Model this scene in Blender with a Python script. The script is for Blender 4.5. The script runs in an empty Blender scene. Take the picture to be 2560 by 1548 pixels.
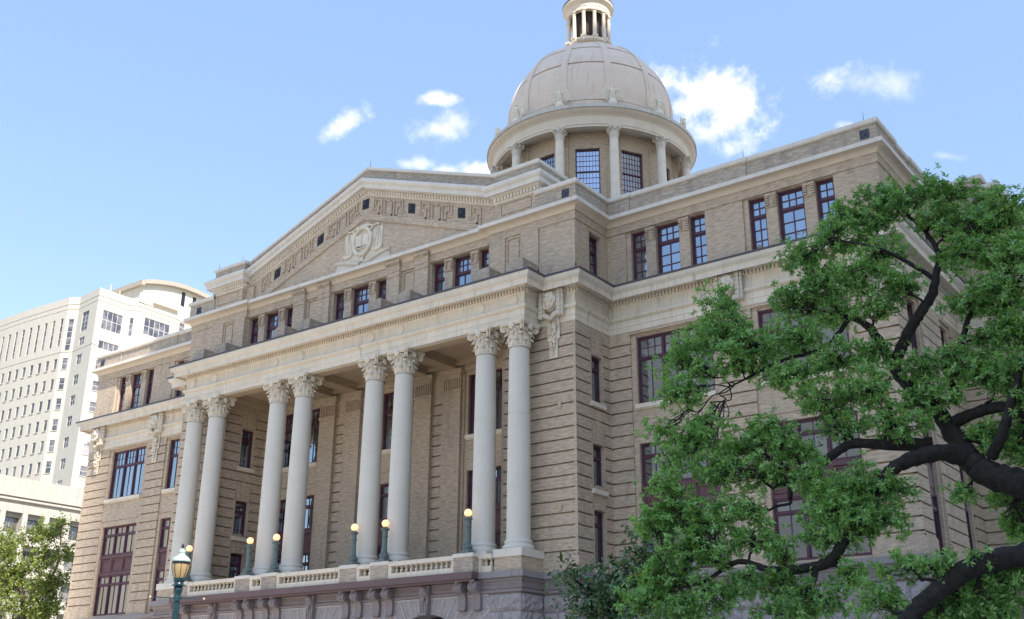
import bpy, bmesh, math, random
import numpy as np
from mathutils import Vector, Matrix
random.seed(7); rng = np.random.default_rng(7)
R_ = math.radians
PI = math.pi
S = bpy.context.scene
COL = S.collection

# ------------------------------------------------------------------ camera
CAM = Vector((48.984, -46.858, 1.7))
CR = Vector((0.80109105, 0.59850273, 0.00689989))
CU = Vector((0.20476691, -0.28487465, 0.93643844))
CF = Vector((-0.56242656, 0.74875959, 0.35076408))
FPX = 2720.07                                # focal length in pixels of the 2560 wide photo
cam = bpy.data.cameras.new('camera'); cam_o = bpy.data.objects.new('camera', cam); COL.objects.link(cam_o)
cam.sensor_width = 36; cam.lens = 36*FPX/2560; cam.clip_end = 5000; cam.clip_start = .1
m3 = Matrix((CR, CU, -CF)).transposed()
cam_o.matrix_world = Matrix.Translation(CAM) @ m3.to_4x4()
S.camera = cam_o
def ray(px, py):
    return (CR*((px-1280)/FPX) - CU*((py-774)/FPX) + CF).normalized()
def at(px, py, dist):                        # a point of the photo at a horizontal distance in metres
    d = ray(px, py); return CAM + d*(dist/math.hypot(d.x, d.y))

# ------------------------------------------------------------------ world, sun, exposure
SUN_EL, SUN_AZ = R_(48), R_(-22)             # azimuth measured from +X, towards -Y
sdir = Vector((math.cos(SUN_EL)*math.cos(SUN_AZ), math.cos(SUN_EL)*math.sin(SUN_AZ), math.sin(SUN_EL)))
W = bpy.data.worlds.new('World'); S.world = W; W.use_nodes = True
nt = W.node_tree; nt.nodes.clear()
def N(nt, t, **k):
    n = nt.nodes.new(t)
    for a, b in k.items():
        if a.startswith('i_'): n.inputs[a[2:]].default_value = b
        elif a[0] == '_': n.inputs[int(a[1:])].default_value = b
        else: setattr(n, a, b)
    return n
def L(nt, a, b): nt.links.new(a, b)
def math_(nt, op, a, b=None, c=None, clamp=False):
    n = nt.nodes.new('ShaderNodeMath'); n.operation = op; n.use_clamp = clamp
    for i, v in enumerate((a, b, c)):
        if v is None: continue
        if isinstance(v, (int, float)): n.inputs[i].default_value = v
        else: nt.links.new(v, n.inputs[i])
    return n.outputs[0]
sky = N(nt, 'ShaderNodeTexSky', sky_type='NISHITA', sun_disc=False)
sky.sun_elevation = SUN_EL; sky.sun_rotation = R_(90) - SUN_AZ
sky.air_density = 1.0; sky.dust_density = .15; sky.ozone_density = 2.2; sky.altitude = 20
bg = N(nt, 'ShaderNodeBackground', i_Strength=0.128); wo = N(nt, 'ShaderNodeOutputWorld')
tc = N(nt, 'ShaderNodeTexCoord')
dirv = tc.outputs['Generated']
n1 = N(nt, 'ShaderNodeTexNoise', noise_dimensions='3D', i_Scale=11.0, i_Detail=9.0, i_Roughness=.62); L(nt, dirv, n1.inputs['Vector'])
n2 = N(nt, 'ShaderNodeTexNoise', noise_dimensions='3D', i_Scale=38.0, i_Detail=9.0, i_Roughness=.6); L(nt, dirv, n2.inputs['Vector'])
nz = math_(nt, 'ADD', math_(nt, 'MULTIPLY', math_(nt, 'SUBTRACT', n1.outputs[0], .5), 2.6), math_(nt, 'MULTIPLY', math_(nt, 'SUBTRACT', n2.outputs[0], .5), 1.9))
CLOUDS = [  # centre px, py, half size, half size, slant, density
 (1745,240,175,135,.15,1.3),(1660,200,90,70,.1,1.1),(1820,290,70,60,0,.9),(1815,378,75,40,-.1,.75),(1740,330,90,60,0,.7),(2075,192,62,42,-.35,.7),(2215,205,110,62,0,.45),(2130,313,42,16,0,.75),
 (880,305,100,42,-.62,.85),(925,285,45,50,-.3,.7),(1100,250,75,22,-.1,.85),(1085,322,120,46,-.2,.62),(1040,412,80,30,.1,.6),(1185,425,70,34,.1,.95),(1110,425,60,24,0,.6),
 (2370,390,60,18,.1,.35),(1610,440,60,50,0,.6)]
acc = None
for (px, py, a, b, sl, den) in CLOUDS:
    c = ray(px, py); t = (ray(px+10, py+10*sl) - c).normalized(); t = (t - c*t.dot(c)).normalized(); u = c.cross(t)
    def dot(v, k):
        n = N(nt, 'ShaderNodeVectorMath', operation='DOT_PRODUCT'); L(nt, dirv, n.inputs[0]); n.inputs[1].default_value = v*k; return n.outputs['Value']
    x = dot(t, FPX/a); y = dot(u, FPX/b); front = dot(c, 1.0)
    r = math_(nt, 'SQRT', math_(nt, 'ADD', math_(nt, 'MULTIPLY', x, x), math_(nt, 'MULTIPLY', y, y)))
    v = math_(nt, 'ADD', math_(nt, 'SUBTRACT', .80, r), math_(nt, 'MULTIPLY', nz, 1.1))
    mr = N(nt, 'ShaderNodeMapRange', interpolation_type='SMOOTHSTEP'); mr.inputs[1].default_value = -.08; mr.inputs[2].default_value = 1.0; mr.inputs[4].default_value = den
    L(nt, v, mr.inputs[0])
    o = math_(nt, 'MULTIPLY', mr.outputs[0], math_(nt, 'GREATER_THAN', front, .5))
    acc = o if acc is None else math_(nt, 'MAXIMUM', acc, o)
acc = math_(nt, 'MINIMUM', acc, 1.0)
mixc = N(nt, 'ShaderNodeMix', data_type='RGBA'); L(nt, acc, mixc.inputs[0])
tint = N(nt, 'ShaderNodeMix', data_type='RGBA', blend_type='MULTIPLY'); tint.inputs[0].default_value = 1; L(nt, sky.outputs[0], tint.inputs[6]); tint.inputs[7].default_value = (1.15, 1.045, .965, 1)
sz = N(nt, 'ShaderNodeSeparateXYZ'); L(nt, dirv, sz.inputs[0]); zc_ = math_(nt, 'MAXIMUM', sz.outputs[2], 0.0)   # clearer air towards the horizon than the model's
grad = math_(nt, 'ADD', math_(nt, 'MULTIPLY', math_(nt, 'POWER', zc_, 1.5), .74), .46)
gm_ = N(nt, 'ShaderNodeVectorMath', operation='SCALE'); L(nt, tint.outputs[2], gm_.inputs[0]); L(nt, grad, gm_.inputs['Scale'])
L(nt, gm_.outputs[0], mixc.inputs[6]); mixc.inputs[7].default_value = (3.0, 2.95, 2.95, 1)
L(nt, mixc.outputs[2], bg.inputs[0]); L(nt, bg.outputs[0], wo.inputs[0])
SKYMIX = mixc
sun = bpy.data.lights.new('sun', 'SUN'); sun.energy = 2.3; sun.angle = R_(.5); sun.color = (1, .93, .83)
sun_o = bpy.data.objects.new('sun', sun); COL.objects.link(sun_o)
sun_o.rotation_euler = (-sdir).to_track_quat('-Z', 'Y').to_euler()
S.view_settings.view_transform = 'Standard'; S.view_settings.look = 'None'; S.view_settings.exposure = 1.92; S.view_settings.gamma = 1
S.view_settings.use_curve_mapping = False
S.cycles.max_bounces = 6; S.cycles.diffuse_bounces = 3; S.cycles.glossy_bounces = 3; S.cycles.transmission_bounces = 4; S.cycles.transparent_max_bounces = 6

# ------------------------------------------------------------------ materials
def newmat(name):
    m = bpy.data.materials.new(name); m.use_nodes = True; t = m.node_tree; p = t.nodes['Principled BSDF']; return m, t, p
def mixrgb(t, fac, a, b, mode='MIX'):
    n = N(t, 'ShaderNodeMix', data_type='RGBA', blend_type=mode)
    for i, v in ((0, fac), (6, a), (7, b)):
        if hasattr(v, 'links'): L(t, v, n.inputs[i])
        elif isinstance(v, (int, float)): n.inputs[i].default_value = v
        else: n.inputs[i].default_value = tuple(v)+(1,)
    return n.outputs[2]
def wallcoord(t):                               # metres along the wall, metres up
    g = N(t, 'ShaderNodeNewGeometry'); tc = N(t, 'ShaderNodeTexCoord')
    sn = N(t, 'ShaderNodeSeparateXYZ'); L(t, g.outputs['True Normal'], sn.inputs[0])
    sp = N(t, 'ShaderNodeSeparateXYZ'); L(t, tc.outputs['Object'], sp.inputs[0])
    k = math_(t, 'GREATER_THAN', math_(t, 'ABSOLUTE', sn.outputs[0]), math_(t, 'ABSOLUTE', sn.outputs[1]))
    mx = N(t, 'ShaderNodeMix', data_type='FLOAT'); L(t, k, mx.inputs[0]); L(t, sp.outputs[0], mx.inputs[2]); L(t, sp.outputs[1], mx.inputs[3])
    cb = N(t, 'ShaderNodeCombineXYZ'); L(t, mx.outputs[0], cb.inputs[0]); L(t, sp.outputs[2], cb.inputs[1])
    return cb.outputs[0], tc.outputs['Object']
def noise(t, vec, scale, detail=4, rough=.55, sc=None):
    if sc is not None:
        mp = N(t, 'ShaderNodeMapping'); mp.inputs['Scale'].default_value = sc; L(t, vec, mp.inputs[0]); vec = mp.outputs[0]
    n = N(t, 'ShaderNodeTexNoise', i_Scale=scale, i_Detail=detail, i_Roughness=rough); L(t, vec, n.inputs['Vector']); return n.outputs[0]
def ramp(t, f, lo, hi, a=0., b=1.):
    n = N(t, 'ShaderNodeMapRange'); n.inputs[1].default_value = lo; n.inputs[2].default_value = hi; n.inputs[3].default_value = a; n.inputs[4].default_value = b
    L(t, f, n.inputs[0]); return n.outputs[0]
def bump(t, p, h, strength=.4, dist=.02):
    b = N(t, 'ShaderNodeBump', i_Strength=strength, i_Distance=dist); L(t, h, b.inputs['Height']); L(t, b.outputs[0], p.inputs['Normal'])
def brick_mat(name, c1, c2, mort, row=.105, wid=.40, stain=(.28,.24,.21), sfac=.5):
    m, t, p = newmat(name); v, ob = wallcoord(t)
    b = N(t, 'ShaderNodeTexBrick', i_Scale=1.0); b.inputs['Color1'].default_value = c1+(1,); b.inputs['Color2'].default_value = c2+(1,); b.inputs['Mortar'].default_value = mort+(1,)
    b.inputs['Mortar Size'].default_value = .011; b.inputs['Brick Width'].default_value = wid; b.inputs['Row Height'].default_value = row; b.inputs['Bias'].default_value = -.1
    L(t, v, b.inputs['Vector'])
    cell = noise(t, v, 1.0, 1, .5, (2.2, 9.5, 1))
    c = mixrgb(t, ramp(t, cell, .35, .7), b.outputs[0], tuple(x*.82 for x in c2))
    st = noise(t, ob, .33, 6, .6)
    c = mixrgb(t, ramp(t, st, .52, .78, 0, sfac), c, stain)
    dr = noise(t, v, 1.0, 5, .6, (1.3, .12, 1))
    c = mixrgb(t, ramp(t, dr, .56, .8, 0, sfac*.9), c, tuple(x*.62 for x in stain))
    lt = noise(t, v, 1.0, 3, .6, (3.1, 5.5, 1))
    c = mixrgb(t, ramp(t, lt, .68, .74, 0, .2), c, (.62,.57,.49))
    L(t, c, p.inputs['Base Color']); p.inputs['Roughness'].default_value = .85
    bump(t, p, b.outputs['Fac'], -.35, .012)
    return m
def stone_mat(name, base, dark, jw=0, jh=0, joint=(.12,.11,.10), streak=.6, rough=.75, patch=None, bmp=.25):
    m, t, p = newmat(name); v, ob = wallcoord(t)
    n = noise(t, ob, .9, 7, .62); c = mixrgb(t, ramp(t, n, .42, .72, 0, .45), base, dark)
    f = noise(t, ob, 14, 5, .65); c = mixrgb(t, ramp(t, f, .5, .8, 0, .35), c, tuple(x*.75 for x in base))
    s = noise(t, v, 1.0, 6, .62, (2.4, .22, 1)); c = mixrgb(t, ramp(t, s, .56, .74, 0, streak), c, tuple(x*.5 for x in dark))
    if jw:
        b = N(t, 'ShaderNodeTexBrick', i_Scale=1.0); b.inputs['Color1'].default_value = (1,1,1,1); b.inputs['Color2'].default_value = patch or (.86,.86,.84,1); b.inputs['Mortar'].default_value = joint+(1,)
        b.inputs['Mortar Size'].default_value = .009; b.inputs['Brick Width'].default_value = jw; b.inputs['Row Height'].default_value = jh; b.offset = 0.0; L(t, v, b.inputs['Vector'])
        c = mixrgb(t, .42, c, b.outputs[0], 'MULTIPLY')
    L(t, c, p.inputs['Base Color']); p.inputs['Roughness'].default_value = rough; bump(t, p, f, bmp, .01)
    return m
def plain(name, col, rough=.6, metal=0., var=.25, scale=6., bmp=0.):
    m, t, p = newmat(name); tcn = N(t, 'ShaderNodeTexCoord'); n = noise(t, tcn.outputs['Object'], scale, 5, .6)
    c = mixrgb(t, ramp(t, n, .35, .7), col, tuple(x*(1-var) for x in col)); L(t, c, p.inputs['Base Color'])
    p.inputs['Roughness'].default_value = rough; p.inputs['Metallic'].default_value = metal
    if bmp: bump(t, p, n, bmp, .03)
    return m
M = {}
M['brick'] = brick_mat('tan_brick', (.63,.495,.35), (.515,.40,.285), (.60,.49,.37))
M['brick_rough'] = brick_mat('weathered_brick', (.585,.475,.355), (.415,.34,.265), (.47,.41,.335), row=.125, stain=(.2,.18,.17), sfac=.65)
M['drum_brick'] = brick_mat('drum_brick', (.62,.48,.32), (.52,.395,.265), (.57,.46,.34), row=.1)
M['trim'] = stone_mat('terracotta', (.80,.70,.56), (.56,.49,.40), .78, 97)
M['trim_plain'] = stone_mat('cream_stone', (.80,.70,.56), (.58,.50,.40), streak=.5)
M['coping'] = stone_mat('coping_stone', (.77,.70,.60), (.58,.53,.46), 1.1, 97, streak=.2)
M['carved'] = stone_mat('carved_stone', (.78,.69,.55), (.44,.38,.31), streak=.5, bmp=.5)
M['column'] = stone_mat('column_stone', (.69,.645,.555), (.60,.555,.475), streak=.14, rough=.6, bmp=.12)
M['drum_stone'] = stone_mat('drum_stone', (.74,.62,.475), (.60,.48,.37), streak=.25)
M['dome'] = stone_mat('dome_render', (.73,.59,.46), (.62,.49,.375), 60, .24, joint=(.80,.78,.76), streak=.5, rough=.7, bmp=.12, patch=(.97,.96,.96,1))
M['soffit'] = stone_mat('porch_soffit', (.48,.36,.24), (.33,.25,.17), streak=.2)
M['lead'] = plain('lead_flashing', (.085,.075,.09), .5)
M['band'] = stone_mat('purple_granite', (.155,.09,.09), (.11,.07,.07), .95, 97, joint=(.42,.38,.36), streak=.35, rough=.45, patch=(.85,.82,.86,1))
def granite(name, base, rockb):
    m, t, p = newmat(name); v, ob = wallcoord(t)
    f = noise(t, ob, 22, 4, .7); c = mixrgb(t, ramp(t, f, .4, .62), base, tuple(x*.55 for x in base))
    g = noise(t, ob, 1.2, 6, .6); c = mixrgb(t, ramp(t, g, .4, .75, 0, .6), c, (.26,.20,.21))
    L(t, c, p.inputs['Base Color']); p.inputs['Roughness'].default_value = .7
    h = noise(t, ob, 3.5, 8, .65); bump(t, p, h, rockb, .12); return m
M['rock'] = granite('rock_face_granite', (.51,.455,.44), 1.0)
M['pale_joint'] = stone_mat('pale_joint', (.50,.45,.44), (.38,.33,.33))
M['granite'] = granite('dressed_granite', (.345,.285,.27), .08)
M['plum'] = plain('plum_paint', (.10,.034,.058), .4, var=.35, scale=3)
M['spandrel'] = plain('spandrel_paint', (.14,.062,.07), .45, var=.3, scale=2)
M['green_metal'] = plain('green_metal', (.16,.205,.195), .42, var=.4, scale=9)
M['dark_green'] = plain('dark_green_metal', (.012,.045,.06), .3, var=.4, scale=12)
M['verdigris'] = plain('verdigris_metal', (.42,.56,.50), .5, var=.25, scale=8)
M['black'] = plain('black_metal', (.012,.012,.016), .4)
M['vent'] = plain('vent_metal', (.05,.06,.09), .5)
M['cream_box'] = plain('cream_plastic', (.62,.52,.34), .5)
M['roofing'] = plain('roof_felt', (.22,.21,.20), .9)
M['bark'] = plain('oak_bark', (.036,.029,.024), .95, var=.75, scale=7, bmp=1.0)
M['twig'] = plain('oak_twig', (.05,.04,.036), .9)
M['bark_pale'] = plain('street_tree_bark', (.12,.09,.07), .9, var=.4, bmp=.5)
def glass_mat(name, refl, dark, tint, blinds=.72):
    m, t, p = newmat(name); t.nodes.remove(p); tcn = N(t, 'ShaderNodeTexCoord')
    g = N(t, 'ShaderNodeBsdfGlossy', i_Roughness=.015); g.inputs['Color'].default_value = tint+(1,)
    n = noise(t, tcn.outputs['Object'], .55, 2, .5); d = N(t, 'ShaderNodeBsdfDiffuse'); gi = N(t, 'ShaderNodeNewGeometry'); bl = math_(t, 'GREATER_THAN', gi.outputs['Random Per Island'], blinds); dk_ = mixrgb(t, ramp(t, n, .45, .6), dark, tuple(x*3.2 for x in dark))
    L(t, mixrgb(t, bl, dk_, tuple(x*6+.03 for x in dark)), d.inputs[0])
    w = noise(t, tcn.outputs['Object'], 1.7, 2, .5); b = N(t, 'ShaderNodeBump', i_Strength=.09, i_Distance=.05); L(t, w, b.inputs['Height']); L(t, b.outputs[0], g.inputs['Normal'])
    mx = N(t, 'ShaderNodeMixShader', _0=refl); L(t, d.outputs[0], mx.inputs[1]); L(t, g.outputs[0], mx.inputs[2]); L(t, mx.outputs[0], t.nodes['Material Output'].inputs[0]); return m
M['glass'] = glass_mat('window_glass', .46, (.012,.014,.016), (.80,.90,1))
M['drum_glass'] = glass_mat('leaded_glass', .38, (.06,.075,.13), (.85,.9,1), 1.1)
M['tower_glass'] = glass_mat('tinted_glass', .12, (.06,.052,.05), (.8,.9,1))
def emit(name, col, st, base=(.8,.7,.55)):
    m, t, p = newmat(name); p.inputs['Base Color'].default_value = base+(1,); p.inputs['Emission Color'].default_value = col+(1,); p.inputs['Emission Strength'].default_value = st; p.inputs['Roughness'].default_value = .3; return m
M['globe'] = emit('lit_globe', (1,.46,.14), .40)
M['amber'] = emit('lit_amber_glass', (1,.62,.22), .035, (.30,.23,.12))
M['bulb'] = emit('lit_bulb', (1,.75,.35), 1.2)
# ------------------------------------------------------------------ mesh helpers
class MB:
    def __init__(s): s.v = []; s.f = []
    def vs(s, pts): i = len(s.v); s.v += [tuple(p) for p in pts]; return i
    def quad(s, a, b, c, d): i = s.vs((a, b, c, d)); s.f.append((i, i+1, i+2, i+3))
    def poly(s, pts): i = s.vs(pts); s.f.append(tuple(range(i, i+len(pts))))
    def box(s, x0, x1, y0, y1, z0, z1):
        i = s.vs([(x, y, z) for z in (z0, z1) for x, y in ((x0, y0), (x1, y0), (x1, y1), (x0, y1))])
        s.f += [tuple(i+k for k in q) for q in ((3,2,1,0), (4,5,6,7), (0,1,5,4), (1,2,6,5), (2,3,7,6), (3,0,4,7))]
    def obox(s, F, u0, u1, z0, z1, d0, d1, zs=0):    # a box in a wall's frame; zs = rise in z per metre of u
        O, U, Nn = F
        def P(u, z, d): return (O[0]+U[0]*u+Nn[0]*d, O[1]+U[1]*u+Nn[1]*d, O[2]+z+zs*u)
        i = s.vs([P(u, z, d) for d in (d0, d1) for u, z in ((u0, z0), (u1, z0), (u1, z1), (u0, z1))])
        s.f += [tuple(i+k for k in q) for q in ((3,2,1,0), (4,5,6,7), (0,1,5,4), (1,2,6,5), (2,3,7,6), (3,0,4,7))]
    def prism(s, F, pts, d0, d1):                    # outline (u, z) given a thickness
        O, U, Nn = F; n = len(pts)
        def P(u, z, d): return (O[0]+U[0]*u+Nn[0]*d, O[1]+U[1]*u+Nn[1]*d, O[2]+z)
        i = s.vs([P(u, z, d0) for u, z in pts] + [P(u, z, d1) for u, z in pts])
        s.f.append(tuple(i+n-1-k for k in range(n))); s.f.append(tuple(i+n+k for k in range(n)))
        for k in range(n): s.f.append((i+k, i+(k+1)%n, i+n+(k+1)%n, i+n+k))
    def lathe(s, prof, n=24, c=(0, 0, 0), a0=0, a1=2*PI, cap=False):
        full = abs(a1-a0-2*PI) < 1e-6; k = n if full else n+1; base = len(s.v)
        for r, z in prof:
            for j in range(k):
                a = a0+(a1-a0)*j/n; s.v.append((c[0]+r*math.cos(a), c[1]+r*math.sin(a), c[2]+z))
        for i in range(len(prof)-1):
            for j in range(n):
                q = (j+1) % k if full else j+1
                s.f.append((base+i*k+j, base+i*k+q, base+(i+1)*k+q, base+(i+1)*k+j))
        if cap:
            s.f.append(tuple(base+k-1-j for j in range(k))); s.f.append(tuple(base+(len(prof)-1)*k+j for j in range(k)))
    def ell(s, c, r, n=10, m=7, rot=None):
        base = len(s.v)
        for i in range(m+1):
            th = PI*i/m
            for j in range(n):
                a = 2*PI*j/n; p = Vector((r[0]*math.sin(th)*math.cos(a), r[1]*math.sin(th)*math.sin(a), -r[2]*math.cos(th)))
                if rot: p = rot @ p
                s.v.append((c[0]+p.x, c[1]+p.y, c[2]+p.z))
        for i in range(m):
            for j in range(n): s.f.append((base+i*n+j, base+i*n+(j+1)%n, base+(i+1)*n+(j+1)%n, base+(i+1)*n+j))
    def tube(s, pts, rad, n=8, jit=0.):
        pts = [Vector(p) for p in pts]; base = len(s.v); prev = None
        for i, p in enumerate(pts):
            d = (pts[min(i+1, len(pts)-1)]-pts[max(i-1, 0)]).normalized()
            if prev is None:
                e = d.orthogonal().normalized()
            else:
                e = (prev-d*prev.dot(d)); e = e.normalized() if e.length > 1e-6 else d.orthogonal().normalized()
            prev = e; g = d.cross(e); r = rad[i] if hasattr(rad, '__len__') else rad
            for j in range(n):
                a = 2*PI*j/n; k = r*(1+(random.uniform(-jit, jit) if jit else 0)); q = p+e*(math.cos(a)*k)+g*(math.sin(a)*k); s.v.append(tuple(q))
        for i in range(len(pts)-1):
            for j in range(n): s.f.append((base+i*n+j, base+i*n+(j+1)%n, base+(i+1)*n+(j+1)%n, base+(i+1)*n+j))
        s.f.append(tuple(base+n-1-j for j in range(n))); e = base+(len(pts)-1)*n; s.f.append(tuple(e+j for j in range(n)))
    def relief(s, F, u0, u1, z0, z1, feats):          # a wall of cells at different depths; ('hole' -> reveal depth)
        O, U, Nn = F; us = {u0, u1}; zs = {z0, z1}
        for f in feats:
            for u in f[:2]:
                if u0 < u < u1: us.add(round(u, 4))
            for z in f[2:4]:
                if z0 < z < z1: zs.add(round(z, 4))
        us = sorted(us); zs = sorted(zs); nu, nz = len(us)-1, len(zs)-1
        D = np.zeros((nu, nz)); H = np.zeros((nu, nz), bool); uc = (np.array(us[1:])+us[:-1])/2; zc = (np.array(zs[1:])+zs[:-1])/2
        for f in feats:
            mu = (uc > f[0]) & (uc < f[1]); mz = (zc > f[2]) & (zc < f[3]); mm = mu[:, None] & mz[None, :]
            D[mm] = f[4]; H[mm] = len(f) > 5
        def P(u, z, d): return (O[0]+U[0]*u+Nn[0]*d, O[1]+U[1]*u+Nn[1]*d, O[2]+z)
        for i in range(nu):
            j = 0
            while j < nz:
                k = j
                while k+1 < nz and D[i, k+1] == D[i, j] and H[i, k+1] == H[i, j]: k += 1
                if not H[i, j]: s.quad(P(us[i], zs[j], D[i, j]), P(us[i+1], zs[j], D[i, j]), P(us[i+1], zs[k+1], D[i, j]), P(us[i], zs[k+1], D[i, j]))
                j = k+1
        for i in range(nu-1):
            for j in range(nz):
                a, b = D[i, j], D[i+1, j]
                if a != b: s.quad(P(us[i+1], zs[j], a), P(us[i+1], zs[j], b), P(us[i+1], zs[j+1], b), P(us[i+1], zs[j+1], a))
        for i in range(nu):
            for j in range(nz-1):
                a, b = D[i, j], D[i, j+1]
                if a != b: s.quad(P(us[i], zs[j+1], a), P(us[i+1], zs[j+1], a), P(us[i+1], zs[j+1], b), P(us[i], zs[j+1], b))
    def sweep(s, path, prof, closed=False):           # profile (out, z) along a plan path, mitred; out is to the right of travel
        P = [Vector((p[0], p[1])) for p in path]; n = len(P); mit = []
        for i in range(n):
            a = P[i]-P[i-1] if (i > 0 or closed) else P[1]-P[0]
            b = P[(i+1) % n]-P[i] if (i < n-1 or closed) else P[-1]-P[-2]
            a.normalize(); b.normalize(); na = Vector((a.y, -a.x)); nb = Vector((b.y, -b.x)); mm = (na+nb)
            mm = mm/max(.3, mm.dot(na)); mit.append(mm)
        base = len(s.v); k = len(prof)
        for p, mm in zip(P, mit):
            for o, z in prof: q = p+mm*o; s.v.append((q.x, q.y, z))
        for i in range(n if closed else n-1):
            i2 = (i+1) % n
            for j in range(k-1): s.f.append((base+i*k+j, base+i2*k+j, base+i2*k+j+1, base+i*k+j+1))
    def mesh(s, name, mat, smooth=False, angle=35):
        me = bpy.data.meshes.new(name); me.from_pydata(s.v, [], s.f); me.materials.append(mat); me.validate()
        if smooth:
            me.polygons.foreach_set('use_smooth', [True]*len(me.polygons))
            try: me.set_sharp_from_angle(angle=R_(angle))
            except Exception: pass
        me.update(); return me
    def obj(s, name, mat, parent=None, smooth=False, loc=None, angle=35):
        o = bpy.data.objects.new(name, s.mesh(name, mat, smooth, angle)); COL.objects.link(o)
        if parent: o.parent = parent
        if loc: o.location = loc
        return o
def tag(o, label, cat, group=None, kind=None):
    o['label'] = label; o['category'] = cat
    if group: o['group'] = group
    if kind: o['kind'] = kind
    return o
def empty(name, loc=(0, 0, 0), rz=0):
    o = bpy.data.objects.new(name, None); COL.objects.link(o); o.location = loc; o.rotation_euler = (0, 0, rz); o.empty_display_size = .5; return o
def kids(o): return [c for c in bpy.data.objects if c.parent == o]
def dup(o, parent=None, loc=None, rz=None):
    c = o.copy(); COL.objects.link(c)
    if parent is not None: c.parent = parent
    if loc is not None: c.location = loc
    if rz is not None: c.rotation_euler = (0, 0, rz)
    for k in kids(o):
        d = k.copy(); COL.objects.link(d); d.parent = c
        for g in kids(k): e = g.copy(); COL.objects.link(e); e.parent = d
    return c
def fr(O, ax):                                        # wall frames: F faces -Y, R faces +X, L faces -X, B faces +Y
    return {'F': (O, (1, 0, 0), (0, -1, 0)), 'R': (O, (0, 1, 0), (1, 0, 0)), 'L': (O, (0, -1, 0), (-1, 0, 0)), 'B': (O, (-1, 0, 0), (0, 1, 0))}[ax]
def struct(o): o['kind'] = 'structure'; return o
def window(F, u0, u1, z0, z1, back, nl, rows, parent, mat='plum', gmat='glass', name='window', sash=.055, frame=.11, mull=.13, bar=.035, widths=None):
    """rows from the bottom: (z bottom, z top, panes across, panes up)"""
    fm, gm = MB(), MB(); dF, dG = back+.10, back+.015
    fm.obox(F, u0, u0+frame, z0, z1, back-.06, dF+.03); fm.obox(F, u1-frame, u1, z0, z1, back-.06, dF+.03)
    fm.obox(F, u0+frame, u1-frame, z1-frame, z1, back-.06, dF+.02); fm.obox(F, u0+frame, u1-frame, z0, z0+frame, back-.06, dF+.02)
    a, b = u0+frame, u1-frame; widths = widths or [1/nl]*nl; x = a; lights = []
    for i, w in enumerate(widths):
        l, r = x+(mull/2 if i else 0), x+w*(b-a)-(mull/2 if i < nl-1 else 0); lights.append((l, r)); x += w*(b-a)
        if i < nl-1: fm.obox(F, x-mull/2, x+mull/2, z0+frame, z1-frame, back-.05, dF+.035)
    for ri, (za, zb, nx, nz) in enumerate(rows):
        za2 = za+(frame if ri == 0 else mull/2); zb2 = zb-(frame if ri == len(rows)-1 else mull/2)
        for (l, r) in lights:
            if ri < len(rows)-1: fm.obox(F, l, r, zb-mull/2, zb+mull/2, back-.05, dF+.015)
            ls, rs, zs, zt = l+sash, r-sash, za2+sash, zb2-sash
            fm.obox(F, l, ls, za2, zb2, back-.03, dF-.03); fm.obox(F, rs, r, za2, zb2, back-.03, dF-.03)
            fm.obox(F, ls, rs, za2, zs, back-.03, dF-.033); fm.obox(F, ls, rs, zt, zb2, back-.03, dF-.033)
            px = [ls+(rs-ls)*k/nx for k in range(nx+1)]; pz = [zs+(zt-zs)*k/nz for k in range(nz+1)]
            for k in range(1, nx): fm.obox(F, px[k]-bar/2, px[k]+bar/2, zs, zt, back-.02, dF-.045)
            for k in range(1, nz): fm.obox(F, ls, rs, pz[k]-bar/2, pz[k]+bar/2, back-.02, dF-.048)
            O, U, Nn = F
            for k in range(nx):
                for q in range(nz):
                    tu, tz = random.gauss(0, .006), random.gauss(0, .006); uc, zc = (px[k]+px[k+1])/2, (pz[q]+pz[q+1])/2
                    def P(u, z):
                        d = dG+(u-uc)*tu+(z-zc)*tz; return (O[0]+U[0]*u+Nn[0]*d, O[1]+U[1]*u+Nn[1]*d, O[2]+z)
                    gm.quad(P(px[k], pz[q]), P(px[k+1], pz[q]), P(px[k+1], pz[q+1]), P(px[k], pz[q+1]))
    o = fm.obj(name, M[mat], parent); gm.obj('glass', M[gmat], o); return o
# ------------------------------------------------------------------ ground, out of view; surfaces made pale to bounce light
g = MB(); g.quad((-900, -900, 0), (900, -900, 0), (900, 900, 0), (-900, 900, 0)); struct(g.obj('ground', plain('city_ground', (.36,.33,.285), .95, scale=.3)))
g = MB(); g.quad((-46, -20, .012), (46, -20, .012), (46, 76, .012), (-46, 76, .012)); struct(g.obj('bounce_plaza', plain('pale_bounce_stone', (.58,.51,.42), .9, scale=1.2)))  # added pale paving, unseen, to bounce warm light onto the front
g = MB(); g.box(-60, 60, -34, -20, -.2, .14); struct(g.obj('pavement', plain('concrete_paving', (.52,.47,.40), .9, scale=1.5)))
g = MB(); g.quad((-300, -62, .008), (300, -62, .008), (300, -34, .008), (-300, -34, .008)); struct(g.obj('road', plain('concrete_road', (.36,.33,.29), .9, scale=3)))

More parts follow.
